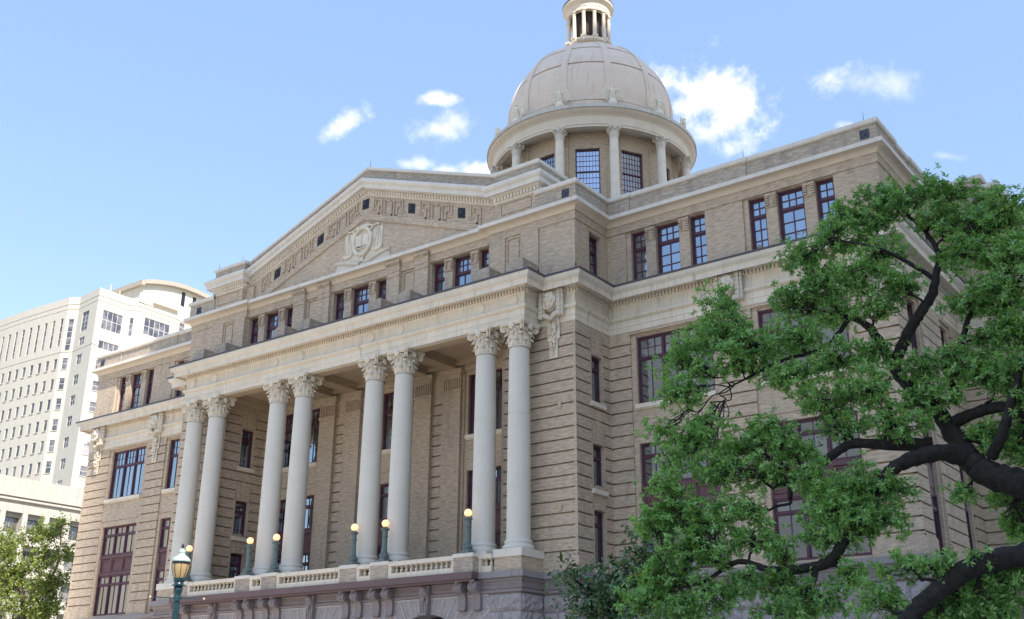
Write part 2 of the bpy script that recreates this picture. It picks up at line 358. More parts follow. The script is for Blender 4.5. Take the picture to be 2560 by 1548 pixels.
# ------------------------------------------------------------------ courthouse
CH = empty('courthouse', (0, 0, 0))
tag(CH, 'tan brick courthouse with columned portico, stepped gable and round dome', 'courthouse')
ZJ = [21.862-.6665*k for k in range(19)]
def joints(u0, u1, zlo=9.0, zhi=22.5, d=0., skip=None):
    return [(u0, u1, z-.045, z+.045, d-.17) for z in ZJ if zlo < z < zhi and not (skip and skip(z))]
def side_win_feats(a, b, zz, lo=1.08, hi=4.7):
    """narrow windows with a flat arch and keystone between rusticated courses"""
    f = joints(lo, hi); zz = sorted(zz, reverse=True); c = (a+b)/2
    for (z0, z1) in zz:
        f.append((a-.12, b+.12, z0-.1, z1+1.25, 0)); f.append((a-.12, a-.07, z1, z1+1.25, -.05)); f.append((b+.07, b+.12, z1, z1+1.25, -.05))
        f += [(c-.23, c-.19, z1, z1+1.35, -.05), (c+.19, c+.23, z1, z1+1.35, -.05), (a-.05, a-.0, z1, z1+1.1, -.03)]
        f.append((c-.19, c+.19, z1+.02, z1+1.35, .03)); f.append((a, b, z0, z1, -.32, 1))
    return f
SW = [(18.22, 21.0), (13.32, 15.85), (9.05, 12.2)]
PL = .10
def sill(F, a, b, z): m_ = MB(); m_.obox(F, a-.16, b+.16, z-.26, z-.002, -.22, .13); m_.obj('sill', M['trim_plain'], CH)
def wide_sill(F, a, b): m_ = MB(); m_.obox(F, a-.1, b+.1, 17.97, 18.218, -.4, .06); m_.obox(F, a-.06, b+.06, 17.9, 17.968, -.3, -.02); m_.obj('sill', M['trim_plain'], CH)

# front walls of the two wings
BAYS_R = [(18.78, 24.2, 19.1, 23.9), (26.3, 31.77, 26.62, 31.45)]
BAYS_L = [(-31.85, -26.6, -31.5, -26.95), (-24.2, -18.78, -23.9, -19.1)]
def big_bay(F, bay, wall_feats):
    a, b, wa, wb = bay
    wall_feats += [(a, b, 8.8, 22.42, -.12), (a, b, 16.36, 16.43, -.17), (wa, wb, 18.22, 22.24, -.36, 1), (wa, wb, 8.95, 15.98, -.36, 1), (wa, wb, 22.24, 22.34, -.2)]
    window(F, wa, wb, 18.22, 22.24, -.42, 3, [(18.22, 20.95, 2, 1), (20.95, 22.24, 3, 2)], CH)
    window(F, wa, wb, 13.62, 15.98, -.42, 3, [(13.62, 15.25, 2, 1), (15.25, 15.98, 2, 1)], CH)
    window(F, wa, wb, 8.95, 12.1, -.42, 3, [(8.95, 11.35, 2, 1), (11.35, 12.1, 2, 1)], CH)
    sp = MB(); sp.obox(F, wa, wb, 12.1, 13.62, -.45, -.36); sp.obox(F, wa, wb, 13.4, 13.62, -.36, -.24); sp.obox(F, wa, wb, 12.1, 12.3, -.36, -.27)
    n = 3; w = (wb-wa)/n
    for k in range(n):
        l, r = wa+w*k+.1, wa+w*(k+1)-.1
        sp.obox(F, l, l+.09, 12.36, 13.34, -.36, -.30); sp.obox(F, r-.09, r, 12.36, 13.34, -.36, -.30); sp.obox(F, l+.09, r-.09, 13.25, 13.34, -.36, -.30); sp.obox(F, l+.09, r-.09, 12.36, 12.45, -.36, -.30)
    for k in range(1, n): sp.obox(F, wa+w*k-.09, wa+w*k+.09, 12.1, 13.62, -.36, -.26)
    sp.obj('spandrel', M['spandrel'], CH)
    wide_sill(F, wa, wb)
def wing(name, u0, u1, bays):
    F = fr((0, 4.706, 0), 'F'); f = []; edges = [u0]+[e for b in bays for e in b[:2]]+[u1]
    for k in range(0, len(edges), 2): f += joints(edges[k], edges[k+1]) + [(edges[k], edges[k+1], 8.8, 9.62, PL), (edges[k], edges[k+1], 9.62, 9.72, PL*.5)]
    for b in bays: big_bay(F, b, f)
    m = MB(); m.relief(F, u0, u1, 8.8, 22.62, f); m.obj('wall', M['brick'], CH)
wing('wall', 17.4, 34.0, BAYS_R); wing('wall', -34.9, -17.4, BAYS_L)
# antae beside the porch, their returns, the porch back and side walls
m = MB(); plinth = [(-50, 50, 8.8, 9.62, PL), (-50, 50, 9.62, 9.72, PL*.5)]
FA = fr((0, 1.077, 0), 'F')
for a, b in ((12.3, 17.4), (-17.4, -12.3)): m.relief(FA, a, b, 8.8, 22.62, joints(a, b)+plinth)
FR = fr((17.4, 0, 0), 'R'); m.relief(FR, 1.077, 4.706, 8.8, 22.62, side_win_feats(2.7, 3.85, SW)+[(1.0, 2.5, *p[2:]) for p in plinth]+[(4.1, 4.8, *p[2:]) for p in plinth])
FL = fr((-17.4, 0, 0), 'L'); m.relief(FL, -4.706, -1.077, 8.8, 22.62, side_win_feats(-3.85, -2.7, SW, -4.7, -1.08))
FI = fr((-12.3, 0, 0), 'R'); m.relief(FI, 1.077, 4.706, 8.8, 23.2, side_win_feats(2.6, 3.75, SW))
FJ = fr((12.3, 0, 0), 'L'); m.relief(FJ, -4.706, -1.077, 8.8, 23.2, side_win_feats(-3.75, -2.6, SW, -4.7, -1.08))
for F, a, b in ((FR, 2.7, 3.85), (FL, -3.85, -2.7), (FI, 2.6, 3.75), (FJ, -3.75, -2.6)):
    for (z0, z1) in SW:
        window(F, a, b, z0, z1, -.36, 1, [(z0, z1-.75, 1, 1), (z1-.75, z1, 1, 1)], CH, frame=.13); sill(F, a, b, z0)
FB = fr((0, 4.706, 0), 'F'); f = []
BB = [(-11.1, -6.75), (-2.15, 2.15), (6.75, 11.1)]
for c in (-5.64, -3.18, 3.18, 5.64):
    f += [(c-.74, c+.74, 8.8, 22.62, .25), (c-.80, c+.80, 21.1, 21.24, .30), (c-.72, c+.72, 22.05, 22.3, .29), (c-.86, c+.86, 22.3, 22.62, .36), (c-.79, c+.79, 22.18, 22.3, .32)]
    f += [(c-.62+.155*k, c-.62+.155*k+.075, 21.3, 22.02, .17) for k in range(9)]
for s in (-1, 1): f += joints(min(s*3.93, s*4.89), max(s*3.93, s*4.89), 8.9, 21.1) + joints(min(s*11.3, s*12.3), max(s*11.3, s*12.3), 8.9, 21.9)
for a, b in BB:
    f += [(a-.22, b+.22, 8.8, 22.45, -.12), (a, b, 18.22, 22.2, -.36, 1), (a, b, 8.85, 15.98, -.36, 1), (a, b, 16.7, 16.77, -.17)]
    window(FB, a, b, 18.22, 22.2, -.42, 3, [(18.22, 20.95, 2, 1), (20.95, 22.2, 3, 2)], CH)
    window(FB, a, b, 13.62, 15.98, -.42, 3, [(13.62, 15.25, 2, 1), (15.25, 15.98, 2, 1)], CH)
    window(FB, a, b, 8.95, 12.1, -.42, 3, [(8.95, 11.35, 2, 1), (11.35, 12.1, 2, 1)], CH)
    sp = MB(); sp.obox(FB, a, b, 12.1, 13.62, -.45, -.36); sp.obox(FB, a, b, 13.4, 13.62, -.36, -.24); sp.obox(FB, a, b, 12.1, 12.3, -.36, -.27); sp.obj('spandrel', M['spandrel'], CH)
    wide_sill(FB, a, b)
m.relief(FB, -12.3, 12.3, 8.8, 23.2, f)
# right flank of the wing and the side block beyond it
FS = fr((34.0, 0, 0), 'R'); f = joints(4.7, 6.4)+joints(8.8, 12.2)+joints(14.2, 16)+[(4.7, 6.4, *p[2:]) for p in plinth]+[(8.8, 12.2, *p[2:]) for p in plinth]
for a, b in ((6.72, 8.45), (12.5, 13.9)):
    f += [(a-.3, b+.3, 8.8, 22.42, -.12), (a, b, 18.22, 22.2, -.36, 1), (a, b, 8.95, 15.98, -.36, 1)]
    window(FS, a, b, 18.22, 22.2, -.42, 1, [(18.22, 20.95, 2, 1), (20.95, 22.2, 2, 2)], CH)
    window(FS, a, b, 13.62, 15.98, -.42, 1, [(13.62, 15.25, 2, 1), (15.25, 15.98, 2, 1)], CH); window(FS, a, b, 8.95, 12.1, -.42, 1, [(8.95, 11.35, 2, 1), (11.35, 12.1, 2, 1)], CH)
    sp = MB(); sp.obox(FS, a, b, 12.1, 13.62, -.45, -.34); sp.obox(FS, a+.2, b-.2, 12.4, 13.3, -.34, -.30); sp.obj('spandrel', M['spandrel'], CH); wide_sill(FS, a, b)
m.relief(FS, 4.706, 16, 8.8, 22.62, f)
F2 = fr((0, 16.0, 0), 'F'); m.relief(F2, 34.0, 37.2, 8.8, 22.62, joints(34, 37.2)+plinth)
F3 = fr((37.2, 0, 0), 'R'); m.relief(F3, 16, 45.3, 8.8, 22.62, joints(16, 45.3))
m.relief(fr((-34.9, 0, 0), 'L'), -57, -4.706, 8.8, 22.62, joints(-57, -4.7))
m.relief(fr((0, 57, 0), 'B'), -34.9, 34.9, 0, 30, [])
m.relief(fr((34, 0, 0), 'R'), 45.3, 57, 0, 30, [])
for x_, y_ in ((34.0, 4.606), (17.4, .977), (-35.0, 4.606), (-17.5, .977)): m.box(x_, x_+.0999, y_, y_+.0999, 8.8, 9.62)
m.obj('wall', M['brick'], CH)

# main entablature (architrave, frieze, dentils, cornice) swept round the plan
PATH = [(-34.9, 57), (-34.9, 4.706), (-17.4, 4.706), (-17.4, 1.077), (-15.03, 1.077), (-15.03, -.52), (15.03, -.52), (15.03, 1.077), (17.4, 1.077), (17.4, 4.706), (34, 4.706), (34, 16), (37.2, 16), (37.2, 45.3), (34, 45.3), (34, 57)]
e = MB()
e.sweep(PATH, [(-.4, 22.6), (.03, 22.6), (.03, 22.93), (.06, 22.935), (.06, 23.3), (.12, 23.32), (.19, 23.37), (.235, 23.43), (.235, 23.49), (.19, 23.55), (.10, 23.57), (.03, 23.58), (.03, 24.22), (.07, 24.25), (.09, 24.30), (.09, 24.56), (.22, 24.6), (.24, 24.66), (.30, 24.68), (.70, 24.60), (.70, 24.46), (.745, 24.46), (.745, 24.80), (.78, 24.82)])
e.obj('entablature', M['trim'], CH)
e = MB(); e.sweep(PATH, [(.78, 24.82), (.80, 24.85), (.86, 24.88), (.92, 24.94), (.96, 25.02), (.985, 25.12), (.985, 25.16)]); e.obj('gutter_moulding', M['coping'], CH, smooth=True)
e = MB(); e.sweep(PATH, [(.985, 25.15), (1.04, 25.15), (1.04, 25.26), (.9, 25.29), (-1.75, 25.5)]); e.obj('lead_flashing', M['lead'], CH)
def dentils(mb, path, zb, zt, o0, o1, pitch, w, jog=True):
    for (x0, y0), (x1, y1) in zip(path[:-1], path[1:]):
        Lh = math.hypot(x1-x0, y1-y0)
        if Lh < .8: continue
        ux, uy = (x1-x0)/Lh, (y1-y0)/Lh; F = ((x0, y0, 0), (ux, uy, 0), (uy, -ux, 0)); n = int((Lh+.1)/pitch)
        off = (Lh-(n-1)*pitch)/2
        for k in range(n): mb.obox(F, off+k*pitch-w/2, off+k*pitch+w/2, zb, zt, o0, o1)
for i_ in range(1, 12):
    d = MB(); dentils(d, PATH[i_:i_+2], 24.31, 24.55, .06, .20, .215, .12)
    if d.f: d.obj('dentil_course', M['trim_plain'], CH)
# roundels over the portico columns
for c in (-14.33, -11.95, -5.64, -3.18, 3.18, 5.64, 11.95, 14.33):
    r = MB(); F = ((c, -.55, 23.9), (1, 0, 0), (0, -1, 0)); pts = [(.31*math.cos(2*PI*k/28), .31*math.sin(2*PI*k/28)) for k in range(28)]; r.prism(F, pts, -.02, .045)
    pts = [(.25*math.cos(2*PI*k/28), .25*math.sin(2*PI*k/28)) for k in range(28)]; r.prism(F, pts, .04, .062); r.obj('roundel', M['trim_plain'], CH)
r = MB(); F = ((15.06, .27, 23.9), (0, 1, 0), (1, 0, 0)); pts = [(.31*math.cos(2*PI*k/28), .31*math.sin(2*PI*k/28)) for k in range(28)]; r.prism(F, pts, -.02, .045)
r.obj('roundel', M['trim_plain'], CH)
# porch ceiling with beams
s = MB(); s.box(-12.3, 12.3, .62, 4.7, 23.12, 23.3); s.box(-15.0, 15.0, -.40, .62, 22.604, 23.3)
for c in (-11.9, -5.64, -3.18, 3.18, 5.64, 11.9): s.box(c-.42, c+.42, .62, 4.44, 22.63, 23.12)
for a, b in ((-11.48, -6.06), (-5.22, -3.6), (-2.76, 2.76), (3.6, 5.22), (6.06, 11.48)):
    s.box(a, b, .62, .80, 22.95, 23.12); s.box(a, b, 4.3, 4.69, 22.8, 23.12); s.box(a, a+.14, .8, 4.3, 22.98, 23.12); s.box(b-.14, b, .8, 4.3, 22.98, 23.12)
s.obj('porch_ceiling', M['soffit'], CH)

# ------------------------------------------------------------------ columns
def capital_bm(r=.70, h=1.46, half=1.0, nl=8):
    m = MB()
    m.lathe([(r*1.10, 0), (r*1.12, .04), (r*1.10, .09), (r*1.0, .10)], 28)
    bell = [(r*.98, .10), (r*.96, .5), (r*.99, .85), (r*1.12, 1.12), (r*1.22, 1.22)]; m.lathe([(a, b*h/1.46) for a, b in bell], 28)
    def bell_r(z): return np.interp(z, [b for a, b in bell], [a for a, b in bell])
    def leaf(a, z0, zt, w, curl):
        U = Vector((-math.sin(a), math.cos(a), 0)); O = Vector((math.cos(a), math.sin(a), 0)); rows = []
        n = 9
        for i in range(n):
            t = i/(n-1)
            if t < .72: z = z0+(zt-z0)*t/.72; ro = bell_r(z)+.03+.05*math.sin(PI*t/.72)
            else:
                q = (t-.72)/.28*PI*.92; z = zt+.11*curl*math.sin(q)*(1.0); ro = bell_r(zt)+.03+curl*.12*(1-math.cos(q)); z -= .10*curl*(1-math.cos(q))*.8
            ww = w*(.62+.38*math.sin(PI*min(1, t*1.15)))*(1-.25*t)*(1+.16*math.cos(t*26))
            rows.append([O*ro+U*(ww*k)+Vector((0, 0, z))+O*(-.055*abs(k)*abs(k) + (.03 if k == 0 else 0)) for k in (-1, -.55, 0, .55, 1)])
        i0 = len(m.v)
        for rw in rows: m.v += [tuple(p) for p in rw]
        for rw in rows: m.v += [tuple(p-O*.035) for p in rw]
        k0 = n*5
        for i in range(n-1):
            for j in range(4):
                q = (i0+i*5+j, i0+i*5+j+1, i0+(i+1)*5+j+1, i0+(i+1)*5+j); m.f.append(q); m.f.append(tuple(x+k0 for x in reversed(q)))
            for j in (0, 4): m.f.append((i0+i*5+j, i0+(i+1)*5+j, i0+(i+1)*5+j+k0, i0+i*5+j+k0))
        m.f.append(tuple(i0+(n-1)*5+j for j in range(5))+tuple(i0+k0+(n-1)*5+j for j in range(4, -1, -1)))
    for k in range(8): leaf(2*PI*k/8+PI/8, .10, .50, .25, 1.0)
    for k in range(8): leaf(2*PI*k/8, .12, .84, .25, 1.15)
    for k in range(8): leaf(2*PI*k/8+PI/8, .5, 1.0, .13, .7)
    def spiral(a, c, R0, sgn, rad, base):
        O = Vector((math.cos(a), math.sin(a), 0)); T = Vector((-math.sin(a), math.cos(a), 0)); pts = [base]; rr = [rad*.9]
        for i in range(22):
            t = i/21; th = PI*.75-t*PI*3.6*1.0; R = R0*(1-.86*t); p = Vector(c)+O*(R*math.cos(th))+Vector((0, 0, R*math.sin(th))); pts.append(p); rr.append(rad*(1-.35*t))
        m.tube(pts, rr, 6)
    for k in range(4):
        a = PI/4+k*PI/2; O = Vector((math.cos(a), math.sin(a), 0)); T = Vector((-math.sin(a), math.cos(a), 0)); dg = half*1.30
        for s in (-1, 1): spiral(a, O*(dg-.22)+T*(s*.055)+Vector((0, 0, 1.10)), .20, 1, .055, O*(r*1.0)+T*(s*.16)+Vector((0, 0, .80)))
        m.ell(tuple(O*(dg-.22)+Vector((0, 0, 1.10))), (.12, .12, .12), 8, 5)
        b = k*PI/2; Ob = Vector((math.cos(b), math.sin(b), 0)); Tb = Vector((-math.sin(b), math.cos(b), 0))
        m.ell(tuple(Ob*(half*.84)+Vector((0, 0, 1.22))), (.17, .17, .19), 10, 6)
        for q in range(5): m.ell(tuple(Ob*(half*.9)+Tb*(.13*math.cos(q*1.257))+Vector((0, 0, 1.20+.14*math.sin(q*1.257)))), (.08, .08, .08), 6, 4)
        for s in (-1, 1):
            c = Ob*(r*1.12)+Tb*(s*.24)+Vector((0, 0, 1.07)); pts = [Ob*r*.98+Tb*(s*.42)+Vector((0, 0, .74))]; rr = [.045]
            for i in range(14):
                t = i/13; th = (0 if s > 0 else PI)+s*(t*PI*2.6); R = .14*(1-.8*t); pts.append(c+Tb*(R*math.cos(th))+Vector((0, 0, R*math.sin(th)))); rr.append(.042*(1-.3*t))
            m.tube(pts, rr, 5)
    def abacus(z0, z1, hw):
        pts = []
        for k in range(4):
            a = PI/4+k*PI/2; O = Vector((math.cos(a), math.sin(a), 0)); T = Vector((-math.sin(a), math.cos(a), 0)); O2 = Vector((math.cos(a+PI/2), math.sin(a+PI/2), 0)); T2 = Vector((-math.sin(a+PI/2), math.cos(a+PI/2), 0))
            p0 = O*hw*1.38+T*.09; p1 = O2*hw*1.38-T2*.09; mid = Vector((math.cos(a+PI/4), math.sin(a+PI/4), 0))
            pts.append(O*hw*1.38-T*.09)
            for i in range(8): t = i/7; pts.append(p0.lerp(p1, t)-mid*(hw*.17*math.sin(PI*t)))
        n = len(pts); i = m.vs([(p.x, p.y, z0) for p in pts]+[(p.x, p.y, z1) for p in pts]); m.f.append(tuple(i+n-1-k for k in range(n))); m.f.append(tuple(i+n+k for k in range(n)))
        for k in range(n): m.f.append((i+k, i+(k+1) % n, i+n+(k+1) % n, i+n+k))
    abacus(1.26, 1.35, half*.96); abacus(1.352, 1.46, half*1.02)
    return m
def shaft_prof(z0, z1, r0, r1, joints=()):
    out = []; n = 14
    zs = sorted(set([z0+(z1-z0)*i/n for i in range(n+1)]))
    for z in zs:
        t = (z-z0)/(z1-z0); out.append((r0-(r0-r1)*(t**1.7), z))
    for j in joints:
        t = (j-z0)/(z1-z0); r = r0-(r0-r1)*(t**1.7); out += [(r, j-.02), (r-.012, j-.014), (r-.012, j+.014), (r, j+.02)]
    return sorted(out, key=lambda p: p[1])
CAPM = None
def column(x, y, first=None):
    m = MB(); m.lathe(shaft_prof(10.46, 21.14, .65, .575, (13.2, 17.3)), 40)
    o = m.obj('column', M['column'], CH, smooth=True, loc=(x, y, 0), angle=60)
    b = MB(); b.box(-1.0, 1.0, -1.0, 1.0, 9.93, 10.02) if False else None
    b.lathe([(0, 9.93), (1.02, 9.93), (1.03, 9.97), (1.06, 10.04), (1.05, 10.12), (1.0, 10.18), (.93, 10.19), (.90, 10.24), (.90, 10.28), (.93, 10.30), (.945, 10.35), (.92, 10.41), (.86, 10.43), (.85, 10.47), (.80, 10.50)], 40)
    b.v = [(x*.81, y*.81, z) for x, y, z in b.v]; b.obj('base', M['column'], o, smooth=True)
    global CAPM
    if CAPM is None: CAPM = capital_bm(r=.575, half=.86).mesh('capital', M['carved'], True, 40)
    c = bpy.data.objects.new('capital', CAPM); COL.objects.link(c); c.parent = o; c.location = (0, 0, 21.14)
    return o
col0 = column(14.332, 0)
for x in (-14.332, -11.949, -5.636, -3.183, 3.183, 5.636, 11.949): dup(col0, None, (x, 0, 0))
for x in (-14.332, -11.949, -5.636, -3.183, 3.183, 5.636, 11.949, 14.332):
    hw = .94; y0 = -1.0 if abs(x) > 14 else -.9; y1 = 1.05 if abs(x) > 14 else .95
    p = MB(); pc = MB(); p.box(x-hw+.06, x+hw-.06, y0+.06, y1, 8.8, 9.52); pc.box(x-hw, x+hw, y0, y1, 9.52, 9.93)
    po = p.obj('pedestal', M['brick'], CH); pc.obj('pedestal_cap', M['coping'], po)

# ------------------------------------------------------------------ lion masks with garlands
lm_ = MB()
def mask():
    m = lm_
    for s in (-1, 1):                                  # bundles of leaves either side
        for r_ in range(6):
            for k in range(3):
                z = 1.55-r_*.27; m.ell((s*(.62+.15*(k-1)), -.26-.06*(k == 1), z), (.095, .15, .19), 7, 6)
        m.obox(((0, 0, 0), (1, 0, 0), (0, -1, 0)), s*.63-.2, s*.63+.2, .06, 1.75, 0, .07)
    m.ell((0, -.24, 1.05), (.44, .40, .66), 12, 9)                     # head
    for k in range(16):                                # mane
        a = -.5+k*(PI+1.0)/15; m.ell((.43*math.cos(a), -.16-.05*(k % 2), 1.05+.62*math.sin(a)), (.13, .17, .17), 7, 5)
        a2 = a+.1; m.ell((.34*math.cos(a2), -.28, 1.08+.52*math.sin(a2)), (.10, .12, .14), 6, 5)
    m.ell((0, -.52, 1.20), (.12, .20, .22), 8, 6); m.ell((0, -.66, 1.06), (.15, .10, .09), 8, 6)      # nose
    for s in (-1, 1):
        m.ell((s*.15, -.58, .97), (.15, .16, .12), 8, 6); m.ell((s*.20, -.50, 1.40), (.15, .10, .075), 8, 5, Matrix.Rotation(s*.4, 3, 'Y'))
        m.ell((s*.19, -.50, 1.29), (.07, .05, .05), 7, 5); m.ell((s*.33, -.40, 1.05), (.12, .14, .26), 8, 6); m.ell((s*.36, -.2, 1.66), (.12, .10, .14), 7, 5)
        m.tube([(s*.30, -.50, .92), (s*.31, -.54, .72), (s*.22, -.58, .54), (0, -.60, .48)], [.07, .075, .075, .07], 7)
    m.ell((0, -.46, .72), (.20, .05, .2), 8, 6); m.ell((0, -.56, .64), (.11, .10, .08), 7, 5)
    for s in (-1, 1):                                  # swags under the jaw
        pts = [(s*(.52-.5*t), -.28-.1*math.sin(PI*t), .30-.34*t+.0) for t in [i/7 for i in range(8)]]; m.tube(pts, [.09+.06*math.sin(PI*i/7) for i in range(8)], 7)
        for i in range(7):
            t = i/6; m.ell((s*(.56-.5*t), -.36, .22-.28*t), (.10, .10, .09), 6, 5)
    F = ((0, 0, 0), (1, 0, 0), (0, -1, 0)); m.obox(F, -.42, .42, -.42, .3, 0, .05); m.obox(F, -.28, .28, -2.32, -.42, 0, .045); m.obox(F, -.42, .42, -1.2, -.42, 0, .04)
    rr = random.Random(3)
    for i in range(64):                                # fruit and leaf garland, thinning downwards
        t = (i/63); z = -.25-1.45*t; w = .30*(1-.55*t); m.ell((rr.uniform(-w, w), -.10-rr.random()*.10, z), (rr.uniform(.05, .10), .08, rr.uniform(.05, .10)), 6, 5)
    for z in (-1.82, -2.08):
        m.tube([(-.16, -.07, z), (0, -.10, z+.03), (.16, -.07, z)], .035, 5); m.ell((0, -.09, z), (.055, .06, .09), 6, 5)
    m.tube([(0, -.07, -1.68), (0, -.07, -2.2)], .03, 5)
mask()
LM = lm_.mesh('lion_mask', M['carved'], True, 50)
for x, y in ((15.98, 1.03), (-15.98, 1.03), (25.25, 4.66), (33.05, 4.66), (-25.42, 4.66), (-33.4, 4.66)):
    o = bpy.data.objects.new('lion_mask', LM); COL.objects.link(o); o.parent = CH; o.location = (x, y, 22.88)
for z in (17.62, 12.0):
    b = MB(); b.box(16.28, 16.44, .95, 1.075, z, z+.3); b.box(16.33, 16.39, .92, .95, z+.1, z+.2); b.obj('junction_box', M['cream_box'], CH)
# ------------------------------------------------------------------ attic storey
a = MB(); ZL = 28.87
def triple(F, u0, u1, feats, side=1.03, pier=.66, zb=25.55, zt=28.82, d=0.):
    """three windows parted by piers with banded heads"""
    c0, c1 = u0+side, u1-side; xs = [(u0, c0), (c0+pier, c1-pier), (c1, u1)]
    feats.append((u0, u1, 25.5, zt, d-.42, 1))
    for (p0, p1) in ((c0, c0+pier), (c1-pier, c1)):
        feats.append((p0, p1, 25.5, zt, d-.06)); w = (p1-p0)*.30
        feats += [(p0, p1, 27.98, 28.04, d-.0), (p0, p1, 28.66, zt, d+.02)]
        for k in range(4): z = 28.12+.14*k; feats += [(p0, p0+w, z, z+.075, d+.04), (p1-w, p1, z, z+.075, d+.04)]
    for i, (l, r) in enumerate(xs):
        nx = 3 if i == 1 else 2
        window(F, l, r, 25.5, zt, d-.44, 1, [(25.5, 27.72, 2, 3), (27.72, zt, nx, 2)], CH, frame=.10, bar=.06, sash=.07)
FW = fr((0, 4.65, 0), 'F')
f = [(17.4, 34.2, 25.2, 26.05, .07)]
for u0, u1 in ((19.04, 23.97), (26.62, 31.54)):
    f += [(u0-.3, u1+.02, 25.2, ZL, -.10)]; triple(FW, u0, u1, f)
a.relief(FW, 17.45, 33.95, 25.2, ZL, f)
f = [(-35, -17.4, 25.2, 26.05, .07)]
for u0, u1 in ((-31.84, -26.98), (-23.97, -19.04)):
    f += [(u0-.3, u1+.02, 25.2, ZL, -.10)]; triple(FW, u0, u1, f)
a.relief(FW, -34.9, -17.45, 25.2, ZL, f)
FAA = fr((0, 1.1, 0), 'F')
for s in (-1, 1):
    f = [(-40, 40, 25.2, 26.05, .07)] if False else []
    for p in ((11.26, 12.46), (13.68, 14.92)):
        u0, u1 = sorted((s*p[0], s*p[1])); f += [(u0, u1, 25.2, ZL, .10), (u0-.05, u1+.05, 28.95, 29.25, .14)]
    u0, u1 = sorted((s*12.66, s*13.48)); f += [(u0-.05, u1+.05, 26.9, 28.72, -.07), (u0+.05, u1-.05, 27.0, 28.62, -.01)]
    u0, u1 = sorted((s*11.26, s*17.45)); a.relief(FAA, u0, u1, 25.2, ZL, f)
f = [(1.1, 4.7, 25.2, 26.05, .06), (2.6, 3.95, 25.2, 28.6, -.05), (2.7, 3.9, 25.5, 28.55, -.42, 1)]
F = fr((17.45, 0, 0), 'R'); a.relief(F, 1.1, 4.65, 25.2, ZL, f); window(F, 2.7, 3.9, 25.5, 28.55, -.44, 1, [(25.5, 27.6, 2, 3), (27.6, 28.55, 2, 2)], CH, bar=.06)
F = fr((-17.45, 0, 0), 'L'); a.relief(F, -4.65, -1.1, 25.2, ZL, [])
FC = fr((0, 1.35, 0), 'F'); f = []
for s in (-1, 1):
    for p in ((2.67, 3.78), (5.12, 6.25)):
        u0, u1 = sorted((s*p[0], s*p[1])); f += [(u0, u1, 25.2, ZL, .26)]; pcap = MB(); pcap.obox(FC, u0-.02, u1+.02, 28.55, 28.62, .2, .31); pcap.obox(FC, u0, u1, ZL, 29.36, .0, .30); pcap.obox(FC, u0-.05, u1+.05, 29.36, 29.45, .0, .37); pcap.obox(FC, u0-.09, u1+.09, 29.45, 29.62, .0, .45); pcap.obj('pilaster_cap', M['brick'], CH)
    u0, u1 = sorted((s*3.98, s*4.92)); f += [(u0, u1, 26.7, 28.72, -.07), (u0+.1, u1-.1, 26.8, 28.62, -.02)]
for u0, u1 in ((-2.5, 2.5), (6.36, 11.2), (-11.2, -6.36)): triple(FC, u0, u1, f)
a.relief(FC, -11.26, 11.26, 25.2, ZL, f)
FSA = fr((33.95, 0, 0), 'R'); f = []
for u0, u1 in ((6.9, 8.45), (12.0, 13.5)):
    f.append((u0, u1, 25.5, 28.8, -.42, 1)); window(FSA, u0, u1, 25.5, 28.8, -.44, 1, [(25.5, 27.7, 2, 3), (27.7, 28.8, 3, 2)], CH, bar=.06)
a.relief(FSA, 4.65, 16, 25.2, ZL, f)
a.relief(fr((0, 16, 0), 'F'), 33.95, 37.1, 25.2, ZL, []); a.relief(fr((37.1, 0, 0), 'R'), 16, 45.3, 25.2, ZL, []); a.relief(fr((-34.9, 0, 0), 'L'), -57, -4.65, 25.2, ZL, [])
for s in (-1, 1): a.quad((s*11.262, .95, 25.2), (s*11.262, 1.45, 25.2), (s*11.262, 1.45, ZL), (s*11.262, .95, ZL))
a.obj('attic_wall', M['brick'], CH)
# blocking pieces on the cornice, one before each pilaster
for s in (-1, 1):
    for p in ((2.67, 3.78), (5.12, 6.25), (11.26, 12.46), (13.68, 14.92)):
        u0, u1 = sorted((s*p[0], s*p[1])); st = MB(); st.box(u0-.0, u1+.0, -.50, 1.2, 25.3, 26.25); st.box(u0+.06, u1-.06, -.44, 1.0, 26.25, 26.42); st.box(u0+.12, u1-.12, -.36, 1.0, 26.42, 26.56); st.obj('brick_stub', M['brick_rough'], CH)
AP = [(-34.9, 57), (-34.9, 4.65), (-17.45, 4.65), (-17.45, 1.1), (-11.26, 1.1), (-11.26, 1.3), (11.26, 1.3), (11.26, 1.1), (17.45, 1.1), (17.45, 4.65), (33.95, 4.65), (33.95, 16), (37.1, 16), (37.1, 45.3), (33.95, 45.3), (33.95, 57)]
b = MB(); b.sweep(AP, [(-.45, ZL), (.06, ZL), (.06, 29.34), (.10, 29.38), (.10, 29.42)]); b.obj('brick_band', M['brick'], CH)
b = MB(); b.sweep(AP, [(.10, 29.42), (.13, 29.5), (.2, 29.6), (.32, 29.68), (.44, 29.72), (.50, 29.73)]); b.obj('cove_moulding', M['soffit'] if False else M['drum_stone'], CH, smooth=True)
b = MB(); b.sweep(AP, [(.50, 29.73), (.55, 29.735), (.55, 29.98), (.48, 30.02), (.2, 30.08), (-.2, 30.08)]); b.obj('string_course', M['coping'], CH)
